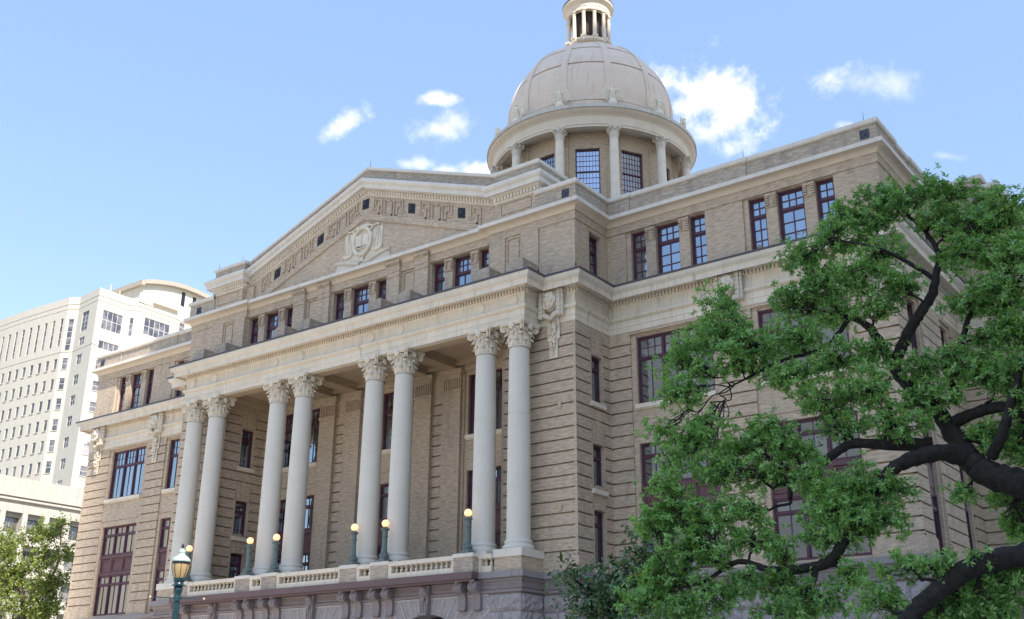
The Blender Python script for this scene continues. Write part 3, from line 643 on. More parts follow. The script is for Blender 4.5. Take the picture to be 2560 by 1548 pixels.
for s in (-1, 1):                                      # parapets with shallow breaks
    if s > 0:
        pp = [(14.8, 1.1), (17.45, 1.1), (17.45, 4.65), (18.96, 4.65), (18.96, 4.72), (24.12, 4.72), (24.12, 4.65), (26.54, 4.65), (26.54, 4.72), (31.6, 4.72), (31.6, 4.65), (33.95, 4.65), (33.95, 7.0), (33.88, 7.0), (33.88, 10.0), (33.95, 10.0), (33.95, 16), (37.1, 16), (37.1, 45.3), (33.95, 45.3), (33.95, 57)]
    else:
        pp = [(-34.9, 57), (-34.9, 4.65), (-31.9, 4.65), (-31.9, 4.72), (-26.8, 4.72), (-26.8, 4.65), (-24.2, 4.65), (-24.2, 4.72), (-19.0, 4.72), (-19.0, 4.65), (-17.45, 4.65), (-17.45, 1.1), (-14.8, 1.1)]
    b = MB(); b.sweep(pp, [(.24, 30.05), (.24, 31.0)]); b.obj('parapet', M['brick_rough'], CH)
    b = MB(); b.sweep(pp, [(.2, 30.98), (.30, 30.98), (.36, 31.02), (.38, 31.06), (.38, 31.24), (.34, 31.28), (-.3, 31.3), (-.3, 30.0)]); b.obj('parapet_coping', M['coping'], CH)
for F, u, z in ((fr((0, .86, 0), 'F'), 17.0, 30.5), (fr((0, 4.41, 0), 'F'), 33.55, 30.5), (fr((0, 4.41, 0), 'F'), -34.3, 30.5), (fr((0, .86, 0), 'F'), -16.6, 30.45), (fr((0, 15.76, 0), 'F'), 36.6, 30.5)):
    v = MB(); v.obox(F, u-.24, u+.24, z-.26, z+.26, -.05, .03); v.obox(F, u-.24, u-.19, z-.26, z+.26, .03, .05); v.obox(F, u+.19, u+.24, z-.26, z+.26, .03, .05); v.tube([Vector(F[0])+Vector(F[1])*u+Vector(F[2])*d+Vector((0, 0, z)) for d in (.03, .07)], .10, 12); v.obj('vent', M['vent'], CH)

# ------------------------------------------------------------------ gable with Greek key frieze
K = .3585
def rz(x, z0): return z0-K*abs(x)
def rake(mb, pts_prof, y_face, x1=11.75):
    """profile (forward, z at apex) extruded along both slopes"""
    for s in (-1, 1):
        base = len(mb.v); k = len(pts_prof)
        for x in (0, s*x1):
            for o, z in pts_prof: mb.v.append((x, y_face-o, z-K*abs(x)))
        for j in range(k-1):
            q = (base+j, base+k+j, base+k+j+1, base+j+1); mb.f.append(q if s > 0 else tuple(reversed(q)))
YT = 1.45
t = MB()                                               # tympanum face: sloping strips of brick at their own depths
for s in (-1, 1):
    def strip(za, zb, d, x0=0, x1=11.75):
        n = 24
        for i in range(n):
            xa, xb = x0+(x1-x0)*i/n, x0+(x1-x0)*(i+1)/n
            def zz(x, z): return max(30.0, z-K*x)
            t.quad((s*xa, YT-d, zz(xa, za)), (s*xb, YT-d, zz(xb, za)), (s*xb, YT-d, zz(xb, zb)), (s*xa, YT-d, zz(xa, zb)))
    strip(20, 33.70, 0.0); strip(33.70, 34.18, .10); strip(34.18, 35.60, .02)
        # side stop beside the blocks
    t.box(*sorted((s*10.9, s*11.75)), YT-.22, YT+.2, 30.0, rz(10.9, 35.2))
rake(t, [(-.1, 33.70), (.0999, 33.70)], YT, 11.75); rake(t, [(.0999, 34.18), (-.1, 34.18)], YT, 11.75)
t.obj('gable_wall', M['brick'], CH)
KW, KD = .10, .085
def key(xc, zc, s, u0, u1, v0, v1):
    """one raised bar of the key pattern: u along the slope, v up from the band's foot"""
    F = ((0, YT-.02, 0), (1, 0, 0), (0, -1, 0)); xa, xb = sorted((xc+s*u0, xc+s*u1)); sl = -K*(1 if (xc+s*(u0+u1)/2) > 0 else -1)
    zb = 34.18
    gk.obox(F, xa, xb, zb+v0, zb+v1, -.01, KD, zs=sl)
def meander(xc, s):
    global gk
    gk = MB()
    for u0, u1, v0, v1 in [(.75, .75+KW, .40, 1.26), (.58, 1.04, .34, .34+KW), (.97, .97+KW, .74, 1.10), (.97, 1.64, 1.08, 1.08+KW), (1.25, 1.25+KW, .02, .64), (1.17, 1.45, .62, .62+KW), (.42, 1.25+KW, .02, .02+KW), (1.53, 1.53+KW, .02, 1.08)]: key(xc, 0, s, u0, u1, v0, v1)
    gk.obj('key_pattern', M['brick'], CH)
def square(xc, s):
    global gk
    gk = MB()
    for u0, u1, v0, v1 in [(1.81, 1.81+KW, .16, 1.12), (1.81, 2.44, 1.08, 1.08+KW), (2.46, 2.46+KW, .02, 1.02), (1.72, 2.46+KW, .02, .02+KW)]: key(xc, 0, s, u0, u1, v0, v1)
    gk.obj('key_pattern', M['brick'], CH)
for side in (-1, 1):
    for i in range(3):
        c0 = side*(4.32*i); meander(c0, side)
        if i < 2: square(c0, side); meander(c0+side*4.32, -side)
for k in (-2, -1, 0, 1, 2):
    vt = MB(); vs_ = MB(); x = k*4.32; z = rz(x, 34.88); F = ((x, YT-.03, z), (1, 0, 0), (0, -1, 0)); sl = 0 if k == 0 else -K*(1 if k > 0 else -1)
    vt.obox(F, -.30, .30, -.36, .36, -.02, .02, zs=sl)
    for a_ in (0, PI/4, PI/2, -PI/4): vs_.tube([Vector((x+math.cos(a_)*r_, YT-.075, z+math.sin(a_)*r_)) for r_ in (-.26, .26)], .022, 5)
    vs_.ell((x, YT-.08, z), (.07, .04, .07), 8, 5)
    v0 = vt.obj('gable_vent', M['black'], CH); vs_.obj('star_grille', M['vent'], v0)
rk = MB(); rake(rk, [(-.3, 35.5), (.02, 35.56), (.08, 35.60), (.08, 35.66), (.12, 35.95), (.22, 35.98), (.25, 36.02), (.50, 36.0), (.50, 36.32), (.54, 36.34)], YT); rk.obj('raking_cornice', M['coping'], CH)
rk = MB(); rake(rk, [(.54, 36.34), (.60, 36.38), (.655, 36.46), (.67, 36.56), (.64, 36.66), (.58, 36.72), (.5, 36.75)], YT); rk.obj('raking_roll', M['coping'], CH, smooth=True)
for s in (-1, 1):
    dn = MB(); n = int(11.6/.245)
    for k in range(n):
        x = .13+.245*k; F = ((0, YT, 0), (1, 0, 0), (0, -1, 0)); u0, u1 = sorted((s*(x-.07), s*(x+.07))); dn.obox(F, u0, u1, 35.68, 35.92, .06, .22, zs=-K*s)
    dn.obj('raking_dentils', M['trim_plain'], CH)
gp = MB(); rake(gp, [(.5, 36.75), (.2, 36.85), (.0, 36.86), (.0, 37.52)], YT+.02, 11.9); gp.obj('gable_parapet', M['brick_rough'], CH)
gc = MB(); rake(gc, [(-.05, 37.5), (.06, 37.52), (.12, 37.56), (.12, 37.72), (.08, 37.76), (-.6, 37.78), (-.6, 36.9)], YT, 11.9); gc.obj('gable_coping', M['coping'], CH)
gr = MB()
for s in (-1, 1): gr.quad((0, 1.9, 37.2), (s*14, 1.9, 37.2-K*14), (s*14, 12, 37.2-K*14), (0, 12, 37.2))
gr.poly([(-14, 12, 30), (14, 12, 30), (14, 12, 37.2-K*14), (0, 12, 37.2), (-14, 12, 37.2-K*14)])
gr.obj('gable_roof', M['roofing'], CH)
for s in (-1, 1):                                      # corner blocks that stop the gable
    bk = MB(); bc = MB(); bd = MB(); bl = MB()
    x0, x1 = sorted((s*11.75, s*14.98)); F = fr((0, .92, 0), 'F'); u0, u1 = x0, x1
    bk.relief(F, u0, u1, 30.0, 33.1, [(u0+.45, u1-.45, 30.35, 31.12, -.06), (u0+.52, u1-.52, 30.41, 31.06, -.01)])
    for xx, ax in ((x1, 'R'), (x0, 'L')):
        FF = fr((xx, 0, 0), ax)
        if ax == 'R': bk.relief(FF, .92, 7, 30, 33.1, [])
        else: bk.relief(FF, -7, -.92, 30, 33.1, [])
    path = [(x0, 7), (x0, .92), (x1, .92), (x1, 7)]
    bc.sweep(path, [(-.1, 31.18), (.04, 31.22), (.08, 31.27), (.08, 31.33), (.12, 31.60), (.22, 31.66), (.25, 31.72), (.46, 31.70), (.46, 32.0), (.5, 32.03)])
    bl.sweep(path, [(.5, 32.03), (.57, 32.08), (.62, 32.16), (.63, 32.26), (.6, 32.36), (.54, 32.42), (.46, 32.45), (.1, 32.55), (.05, 32.6)])
    dentils(bd, path, 31.35, 31.58, .06, .21, .245, .14)
    bp = MB(); bp.sweep(path, [(.05, 32.6), (.05, 33.14)]); bp.obj('block_parapet', M['brick_rough'], CH)
    bq = MB(); bq.sweep(path+[path[0]], [(.02, 33.12), (.12, 33.14), (.17, 33.19), (.17, 33.36), (.13, 33.4), (-1.4, 33.42)]); bq.obj('block_coping', M['coping'], CH)
    bk.obj('block_wall', M['brick'], CH); bc.obj('block_cornice', M['coping'], CH); bl.obj('block_roll', M['coping'], CH, smooth=True); bd.obj('block_dentils', M['trim_plain'], CH)
sb = MB(); sb.box(33.2, 35.9, 18.7, 42.6, 30, 33.1); sb.obj('block_wall', M['brick'], CH)
sb = MB(); sb.sweep([(33.2, 42.6), (33.2, 18.7), (35.9, 18.7), (35.9, 42.6)], [(0, 31.2), (.4, 31.6), (.4, 32.0), (.5, 32.4), (.04, 32.5)]); sb.sweep([(33.2, 42.6), (33.2, 18.7), (35.9, 18.7), (35.9, 42.6)], [(.04, 33.1), (.17, 33.12), (.17, 33.4), (-1.3, 33.42)]); sb.obj('block_cornice', M['coping'], CH)
rf = MB(); rf.box(-34.6, 33.7, 4.9, 57, 29.7, 29.95); rf.box(-17.3, 17.3, 1.4, 4.9, 29.7, 29.95); rf.box(33.7, 36.9, 16.2, 45, 29.7, 29.95); rf.obj('roof', M['roofing'], CH)

# relief in the gable: open book in a ring, scales, palm fronds
em = MB(); FE = ((0, YT, 0), (1, 0, 0), (0, -1, 0))
em.prism(FE, [(-1.75, 31.35), (1.75, 31.35), (1.75, 32.85), (1.05, 32.95), (.3, 33.35), (-.3, 33.35), (-1.05, 32.95), (-1.75, 32.85)], 0, .05)
em.prism(FE, [(-2.55, 30.3), (2.55, 30.3), (2.4, 30.85), (1.75, 31.1), (1.75, 31.4), (-1.75, 31.4), (-1.75, 31.1), (-2.4, 30.85)], 0, .045)
ring = [(0+.80*math.cos(2*PI*k/40), YT-.16, 32.05+.98*math.sin(2*PI*k/40)) for k in range(41)]; em.tube(ring, .13, 8)
em.prism(FE, [(.72*math.cos(2*PI*k/32), 32.05+.9*math.sin(2*PI*k/32)) for k in range(32)], 0, .07)
for s in (-1, 1):
    pts = [(s*(.02+.58*i/8), YT-.20-.07*math.sin(PI*(i/8)**.7), 0) for i in range(9)]
    for i in range(8):
        (xa, ya_, _), (xb, yb_, _) = pts[i], pts[i+1]
        em.quad((xa, ya_, 31.62), (xb, yb_, 31.68), (xb, yb_, 32.52), (xa, ya_, 32.46)); em.quad((xa, ya_, 31.62), (xb, yb_, 31.68), (xb, YT, 31.68), (xa, YT, 31.62)); em.quad((xa, ya_, 32.46), (xb, yb_, 32.52), (xb, YT, 32.52), (xa, YT, 32.46))
    em.obox(FE, *sorted((s*.6, s*.63)), 31.60, 32.56, 0, .24); em.obox(FE, *sorted((s*.05, s*.62)), 31.52, 31.60, .04, .2)
    em.tube([(s*.1, YT-.14, 32.98), (s*.55, YT-.15, 33.12), (s*.95, YT-.15, 32.98), (s*1.40, YT-.14, 33.05)], [.09, .085, .07, .055], 7)
    em.ell((s*.45, YT-.14, 33.12), (.14, .1, .12)); em.tube([(s*.72, YT-.14, 32.75), (s*.98, YT-.15, 33.02)], .07, 6); em.ell((s*1.42, YT-.12, 33.0), (.09, .07, .09))
    for q in (-.36, 0, .36): em.tube([(s*1.40, YT-.08, 32.98), (s*(1.36+q), YT-.09, 31.42)], .018, 4)
    em.prism(((s*1.36, YT, 31.36), (1, 0, 0), (0, -1, 0)), [(.46*math.cos(PI+PI*k/12), .28*math.sin(PI+PI*k/12)) for k in range(13)], .03, .17); em.ell((s*1.36, YT-.05, 31.36), (.46, .18, .05), 14, 5)
    stem = [Vector((s*(.25+2.2*t), YT-.10, 30.42+.50*math.sin(t*1.5))) for t in [i/10 for i in range(11)]]; em.tube(stem, .045, 6)
    for i in range(26):
        t = i/25; p = Vector((s*(.25+2.2*t), YT-.10, 30.42+.50*math.sin(t*1.5))); l = .40*(1-.55*t)
        em.tube([p, p+Vector((s*l*.75, -.03, l*.75))], [.04, .012], 5); em.tube([p, p+Vector((s*l*.8, -.02, -l*.42))], [.036, .012], 5)
em.ell((0, YT-.12, 30.72), (.16, .1, .2)); em.tube([(-.35, YT-.14, 30.4), (.3, YT-.14, 31.05)], .06, 6); em.tube([(.35, YT-.14, 30.4), (-.3, YT-.14, 31.05)], .06, 6)
em.obj('carved_emblem', M['carved'], CH, smooth=True)
for x, y, z in ((0.15, 1.5, 37.78), (-14.9, 1.0, 33.4), (-12.2, 1.0, 33.42), (33.6, 4.4, 31.28), (26.7, 4.4, 31.28), (36.4, 16.0, 31.3)):
    l = MB(); l.tube([(x, y, z), (x, y, z+.55)], [.018, .008], 5); l.obj('lightning_rod', M['vent'], CH)
# ------------------------------------------------------------------ drum, dome, lantern
DC = Vector((0, 30.65, 0))
A12 = [R_(-90+15+30*k) for k in range(12)]             # column axes; windows half way between
dw = MB(); RW = 7.7; hw = RW*math.tan(R_(15))
for k in range(12):
    a = R_(-90+30*k); Nn = (math.cos(a), math.sin(a), 0); U = (-math.sin(a), math.cos(a), 0); F = (tuple(DC+Vector(Nn)*RW), U, Nn)
    dw.relief(F, -hw, hw, 29.8, 49.7, [(-1.06, 1.06, 42.2, 48.1, -.30, 1)])
    if k in (11, 0, 1, 2, 3, 4): window(F, -1.06, 1.06, 42.2, 48.1, -.34, 1, [(42.2, 45.95, 7, 7), (45.95, 48.1, 7, 4)], CH, gmat='drum_glass', name='drum_window', frame=.09, bar=.035, sash=.02, mull=.1)
dw.obj('drum_wall', M['drum_brick'], CH)
for a in A12:
    rp = MB(); Nn = (math.cos(a), math.sin(a), 0); U = (-math.sin(a), math.cos(a), 0); F = (tuple(DC+Vector(Nn)*7.85), U, Nn)
    rp.obox(F, -.42, .42, 36, 48.3, -.1, .22); rp.obox(F, -.47, .47, 48.3, 48.42, -.1, .27); rp.obox(F, -.42, .42, 48.42, 49.2, -.1, .22); rp.obox(F, -.5, .5, 49.2, 49.45, -.1, .32)
    for q in range(5): rp.obox(F, -.36+.16*q, -.28+.16*q, 48.5, 49.1, .2, .26)
    rp.obj('pilaster', M['drum_brick'], CH)
m = MB(); m.lathe(shaft_prof(36, 48.42, .44, .375, (40.5, 42.7, 44.9, 46.9)), 24)
dcap = capital_bm().mesh('capital', M['carved'], True, 40)
first = None
for a in A12:
    loc = DC+Vector((math.cos(a), math.sin(a), 0))*9.0
    if first is None:
        first = m.obj('drum_column', M['trim_plain'], CH, smooth=True, loc=tuple(loc), angle=60); first.rotation_euler = (0, 0, a)
        c = bpy.data.objects.new('capital', dcap); COL.objects.link(c); c.parent = first; c.location = (0, 0, 48.40); c.scale = (.54, .54, .71)
    else: dup(first, None, tuple(loc), a)
e = MB(); e.lathe([(7.6, 49.72), (8.62, 49.72), (8.62, 49.44), (9.16, 49.44), (9.16, 49.62), (9.22, 49.66), (9.22, 50.46), (9.28, 50.52), (9.34, 50.6), (9.42, 50.66), (9.60, 50.76), (9.72, 50.92), (9.76, 50.98)], 120, tuple(DC)); e.obj('drum_entablature', M['drum_stone'], CH, smooth=True, angle=25)
e = MB(); e.lathe([(9.76, 50.98), (9.86, 51.0), (9.86, 51.33), (9.80, 51.36), (7.9, 51.5)], 120, tuple(DC)); e.obj('drum_coping', stone_mat('stained_coping', (.62,.58,.50), (.44,.36,.26), .9, 3.0, streak=.5), CH, smooth=True, angle=25)
d = MB(); pr = [(8.06, 51.4), (8.06, 52.72), (7.70, 52.73), (7.70, 52.92), (7.86, 52.925)]
def dr(z): return 7.88*math.sqrt(max(0, 1-((z-54.2)/8.42)**2))
zs = [52.96+(62.42-52.96)*(math.sin(i/56*PI/2)) for i in range(1, 57)]
for z in zs:
    if min(abs(z-57.08), abs(z-59.5)) > .1: pr.append((dr(z), z))
for z in (57.08, 59.5): pr += [(dr(z-.09), z-.09), (dr(z)-.17, z-.085), (dr(z)-.17, z+.085), (dr(z+.09), z+.09)]
pr = pr[:5]+sorted(pr[5:], key=lambda q: q[1]); d.lathe(pr, 120, tuple(DC)); do = d.obj('dome', M['dome'], CH, smooth=True, angle=30)
for a in A12:
    rb = MB(); O = Vector((math.cos(a), math.sin(a), 0)); T = Vector((-math.sin(a), math.cos(a), 0)); rows = []
    for i in range(41):
        t = i/40; z = 52.9+(62.2-52.9)*math.sin(t*PI/2); n = Vector((0, 0, 0)); r = dr(z); nz = (z-54.2)/8.42**2; nr = r/7.88**2; nn = (O*nr+Vector((0, 0, nz))).normalized(); w = .36-.16*t
        c = DC+O*r+Vector((0, 0, z)); rows.append([c-T*w-nn*.05, c-T*w+nn*.09, c+T*w+nn*.09, c+T*w-nn*.05])
    b = len(rb.v)
    for rw in rows: rb.v += [tuple(p) for p in rw]
    for i in range(40):
        for j in range(3): rb.f.append((b+i*4+j, b+i*4+j+1, b+(i+1)*4+j+1, b+(i+1)*4+j))
    F = (tuple(DC+O*8.06), tuple(T), tuple(O)); rb.obox(F, -.42, .42, 51.4, 52.9, -.2, .12)
    rb.obj('rib', M['dome'], do, smooth=True, angle=30)
# lantern
ln = MB(); ln.lathe([(2.9, 61.9), (2.55, 62.3), (1.95, 62.5), (1.9, 63.0), (2.2, 63.06), (2.28, 63.12), (2.28, 63.4), (2.2, 63.45), (1.75, 63.47), (1.75, 63.3), (0, 63.3)], 72, tuple(DC))
lo = ln.obj('lantern', M['drum_stone'], CH, smooth=True, angle=25); ln = MB()
ln.lathe([(1.7, 66.62), (2.16, 66.62), (2.16, 66.95), (2.2, 67.0), (2.2, 67.35), (2.3, 67.42), (2.36, 67.5), (2.5, 67.62), (2.54, 67.66), (2.54, 67.9), (2.45, 67.95)], 72, tuple(DC))
ln.obj('lantern_entablature', M['drum_stone'], lo, smooth=True, angle=25)
lr = MB(); lr.lathe([(2.56, 67.9), (2.58, 68.0), (2.2, 68.5), (1.5, 69.3), (.7, 69.8), (.25, 70.0), (.2, 71.2), (0, 71.6)], 48, tuple(DC)); lr.obj('lantern_roof', plain('oxide_roof', (.10,.045,.045), .6), lo, smooth=True)
lc = MB(); lc.lathe([(0, 66.9), (1.72, 66.9), (1.72, 66.62)], 40, tuple(DC)); lc.lathe([(.2, 63.3), (1.5, 63.32), (1.5, 64.1), (1.42, 64.3), (1.4, 65.6), (1.5, 66.9)], 24, tuple(DC)); lc.obj('lantern_core', plain('dark_interior', (.05,.035,.03), .8), lo)  # core made wide and dark to put shade into the lantern interior
hh = MB(); hh.lathe([(1.55, 64.15), (1.62, 64.2), (1.55, 64.25)], 40, tuple(DC)); hh.lathe([(1.55, 63.85), (1.6, 63.9), (1.55, 63.95)], 40, tuple(DC)); hh.obj('lantern_railing', M['vent'], lo)
lm2 = MB(); lm2.box(-.27, .27, -.27, .27, 63.44, 63.66); lm2.lathe([(.24, 63.66), (.25, 63.72), (.2, 63.8)], 14); lm2.lathe(shaft_prof(63.8, 66.25, .195, .17), 14); lm2.lathe([(.17, 66.25), (.2, 66.28), (.2, 66.33), (.175, 66.36), (.175, 66.42), (.28, 66.52), (.29, 66.62)], 14)
LCM = lm2.mesh('lantern_column', M['drum_stone'], True, 40)
for k in range(12):
    a = R_(-90+49.8+30*k); o = bpy.data.objects.new('lantern_column', LCM); COL.objects.link(o); o.parent = lo; o.location = tuple(DC+Vector((math.cos(a), math.sin(a), 0))*2.03); o.rotation_euler = (0, 0, a)
om = MB()                                              # carved scrolls where the ribs meet the lantern
om.ell((.1, 0, .0), (.34, .2, .16)); om.ell((.38, 0, -.02), (.17, .16, .15))
for s in (-1, 1): om.ell((.28, s*.2, .06), (.16, .1, .12)); om.ell((.46, s*.1, -.06), (.09, .06, .07)); om.ell((.05, s*.28, -.04), (.2, .1, .1))
OM = om.mesh('scroll_ornament', M['carved'], True, 60)
for a in A12:
    o = bpy.data.objects.new('scroll_ornament', OM); COL.objects.link(o); o.parent = lo; o.location = tuple(DC+Vector((math.cos(a), math.sin(a), 0))*2.55+Vector((0, 0, 62.72))); o.rotation_euler = (0, 0, a)
# eagles on the drum
eg = MB()                                              # faces +X
eg.ell((.02, 0, 1.2), (.25, .22, .5), 12, 9); eg.ell((.12, 0, 1.45), (.18, .2, .27)); eg.ell((-.02, 0, .78), (.15, .2, .2))
for s in (-1, 1): eg.tube([(.03, s*.13, .95), (.06, s*.14, .72), (.08, s*.13, .6)], [.12, .09, .07], 7)
eg.ell((.06, .03, 1.92), (.15, .13, .17), 10, 7); eg.tube([(.05, 0, 1.62), (.06, 0, 1.85)], [.17, .12], 8); eg.tube([(.17, .05, 1.93), (.29, .08, 1.9), (.31, .085, 1.82)], [.06, .035, .008], 6)
def wingm(s):
    for row, (zt, ln_, n, wd) in enumerate(((1.78, .62, 4, .10), (1.60, .85, 6, .085), (1.32, .92, 7, .075), (1.02, .62, 7, .07))):
        for i in range(n):
            t = i/(n-1); y = s*(.26+.42*t+row*.035); z = zt-.10*t*t*(row < 2)
            p0 = Vector((-.02-.05*row+.02, y, z)); p1 = Vector((-.06-.02*row, y+s*(.05+.14*t), z-ln_*.52)); eg.tube([p0, p0.lerp(p1, .5)+Vector((.05, 0, 0)), p1], [wd*.55, wd*.72, wd*.35], 6)
    eg.tube([(-.02, s*.22, 1.45), (-.02, s*.34, 1.72), (-.03, s*.5, 1.84), (-.05, s*.66, 1.62), (-.06, s*.72, 1.3)], [.12, .12, .1, .09, .06], 7)
wingm(1); wingm(-1)
for q in (-.08, 0, .08): eg.tube([(-.08, q, .8), (-.18, q*1.8, .35)], [.08, .05], 6)
EM = eg.mesh('eagle_statue', stone_mat('white_carving', (.80,.71,.56), (.30,.26,.2), streak=.6, bmp=.5), True, 50)
bm_ = MB(); bm_.lathe([(0, .0), (.36, .0), (.36, .2)], 12) if False else None
bm_.box(-.3, .28, -.32, .32, -.25, .12)
BM = bm_.mesh('plinth', M['drum_stone'])
sm = MB(); sm.ell((.05, 0, .28), (.39, .39, .39), 20, 14); SM = sm.mesh('ball', M['trim_plain'], True, 80)
LBL = {-45: 'stone eagle in profile at the far left rim of the drum, against sky', -15: 'half turned stone eagle left of the dome, above the leftmost visible rib', 15: 'front facing stone eagle on a ball, left one of the central pair under the dome', 45: 'front facing stone eagle on a ball, right one of the central pair', 75: 'stone eagle turned to the right, between the central pair and the rim against the cloud', 105: 'stone eagle seen in profile at the right rim of the drum, against the white cloud'}
for k in (-45, -15, 15, 45, 75, 105):
    a = R_(-90+k); loc = DC+Vector((math.cos(a), math.sin(a), 0))*8.95+Vector((0, 0, 51.62))
    t = empty('eagle_statue', tuple(loc), a); tag(t, LBL[k], 'statue', 'eagle statues around the dome')
    for nm, me in (('eagle', EM), ('plinth', BM), ('ball', SM)):
        o = bpy.data.objects.new(nm, me); COL.objects.link(o); o.parent = t
# ------------------------------------------------------------------ granite base
BP = [(-34.9, 57), (-34.9, 4.62), (-17.45, 4.62), (-17.45, .95), (-15.25, .95), (-15.25, -.98), (15.25, -.98), (15.25, .95), (17.45, .95), (17.45, 4.62), (34.05, 4.62), (34.05, 16), (37.3, 16), (37.3, 45.3), (34.05, 45.3), (34.05, 57)]
b = MB(); b.sweep(BP, [(.0, 8.40), (.14, 8.42), (.20, 8.46), (.25, 8.47), (.25, 8.78), (-.6, 8.80)]); b.obj('granite_ledge', M['coping'] if False else stone_mat('grey_ledge', (.31,.28,.275), (.2,.17,.17), .9, 97, joint=(.5,.47,.44), streak=.5), CH)
b = MB(); b.sweep(BP, [(.0, 7.86), (.0, 7.90), (.04, 7.92), (.04, 8.26), (.10, 8.30), (.14, 8.40), (.0, 8.41)]); b.sweep(BP, [(.0, 7.70), (.10, 7.72), (.12, 7.78), (.10, 7.84), (.0, 7.87)]); b.obj('granite_frieze', M['granite'], CH)
rg = MB()
def rings(path):
    for (x0, y0), (x1, y1) in zip(path[:-1], path[1:]):
        Lh = math.hypot(x1-x0, y1-y0)
        if Lh < .8: continue
        ux, uy = (x1-x0)/Lh, (y1-y0)/Lh; n = int(Lh/.30)
        for k in range(n):
            s = (k+.5)*Lh/n; c = Vector((x0+ux*s, y0+uy*s, 8.09))+Vector((uy, -ux, 0))*.045
            rg.tube([c+Vector((ux, uy, 0))*(.10*math.cos(2*PI*q/10))+Vector((0, 0, .10*math.sin(2*PI*q/10))) for q in range(11)], .028, 4)
rings([(-20, 4.62), (-17.45, 4.62), (-17.45, .95), (-15.25, .95), (-15.25, -.98), (15.25, -.98), (15.25, .95), (17.45, .95), (17.45, 4.62), (34.05, 4.62), (34.05, 12)])
rg.obj('ring_ornament', M['granite'], CH)
rj = random.Random(11)
def rock(F, u0, u1, z0, z1, d=.0, amp=.13):
    nu, nz = max(3, int((u1-u0)/.16)), max(3, int((z1-z0)/.16)); O, U, Nn = F; base = len(rk.v)
    for i in range(nu+1):
        for j in range(nz+1):
            u, z = u0+(u1-u0)*i/nu, z0+(z1-z0)*j/nz; edge = i in (0, nu) or j in (0, nz); h = d+(0 if edge else .03+amp*rj.random())
            rk.v.append((O[0]+U[0]*u+Nn[0]*h, O[1]+U[1]*u+Nn[1]*h, O[2]+z))
    for i in range(nu):
        for j in range(nz): a = base+i*(nz+1)+j; rk.f.append((a, a+nz+1, a+nz+2, a+1))
def rock_wall(F, u0, u1, ztop=7.70, n=7, h=.88):
    k = 0
    for r_ in range(n):
        z1 = ztop-.06-r_*h; z0 = z1-h+.03; u = u0; w = 1.75
        cut = (u0+.0, u0+(.9 if r_ % 2 else 0))
        if r_ % 2: rock(F, u0, min(u1, u0+.9), max(0, z0), z1); u = u0+.92
        while u < u1-.05:
            e_ = min(u1, u+w+rj.uniform(-.2, .2));
            if u1-e_ < .5: e_ = u1
            rock(F, u, e_-.02, max(0, z0), z1); u = e_
for F, u0, u1 in ((fr((0, 4.62, 0), 'F'), 17.45, 34.05), (fr((0, 4.62, 0), 'F'), -34.9, -17.45), (fr((0, .95, 0), 'F'), 15.25, 17.45), (fr((17.45, 0, 0), 'R'), .95, 4.62), (fr((15.25, 0, 0), 'R'), -.98, .95), (fr((34.05, 0, 0), 'R'), 4.62, 16), (fr((0, -.98, 0), 'F'), 13.15, 15.25), (fr((0, -.98, 0), 'F'), -15.25, -13.15)):
    rk = MB(); rock_wall(F, u0, u1); rk.obj('rock_wall', M['rock'], CH)
for F, u0, u1 in ((fr((0, 4.66, 0), 'F'), 17.4, 34.0), (fr((0, 4.66, 0), 'F'), -34.85, -17.4), (fr((0, .99, 0), 'F'), 15.2, 17.4), (fr((17.41, 0, 0), 'R'), .95, 4.66), (fr((15.21, 0, 0), 'R'), -.94, .99), (fr((34.01, 0, 0), 'R'), 4.66, 57), (fr((0, -.94, 0), 'F'), 13.0, 15.2), (fr((0, -.94, 0), 'F'), -15.2, -13.0), (fr((-34.86, 0, 0), 'L'), -57, -4.66)): 
    bw = MB(); bw.relief(F, u0, u1, 0, 7.86, []); bw.obj('mortar_backing', M['granite'], CH)
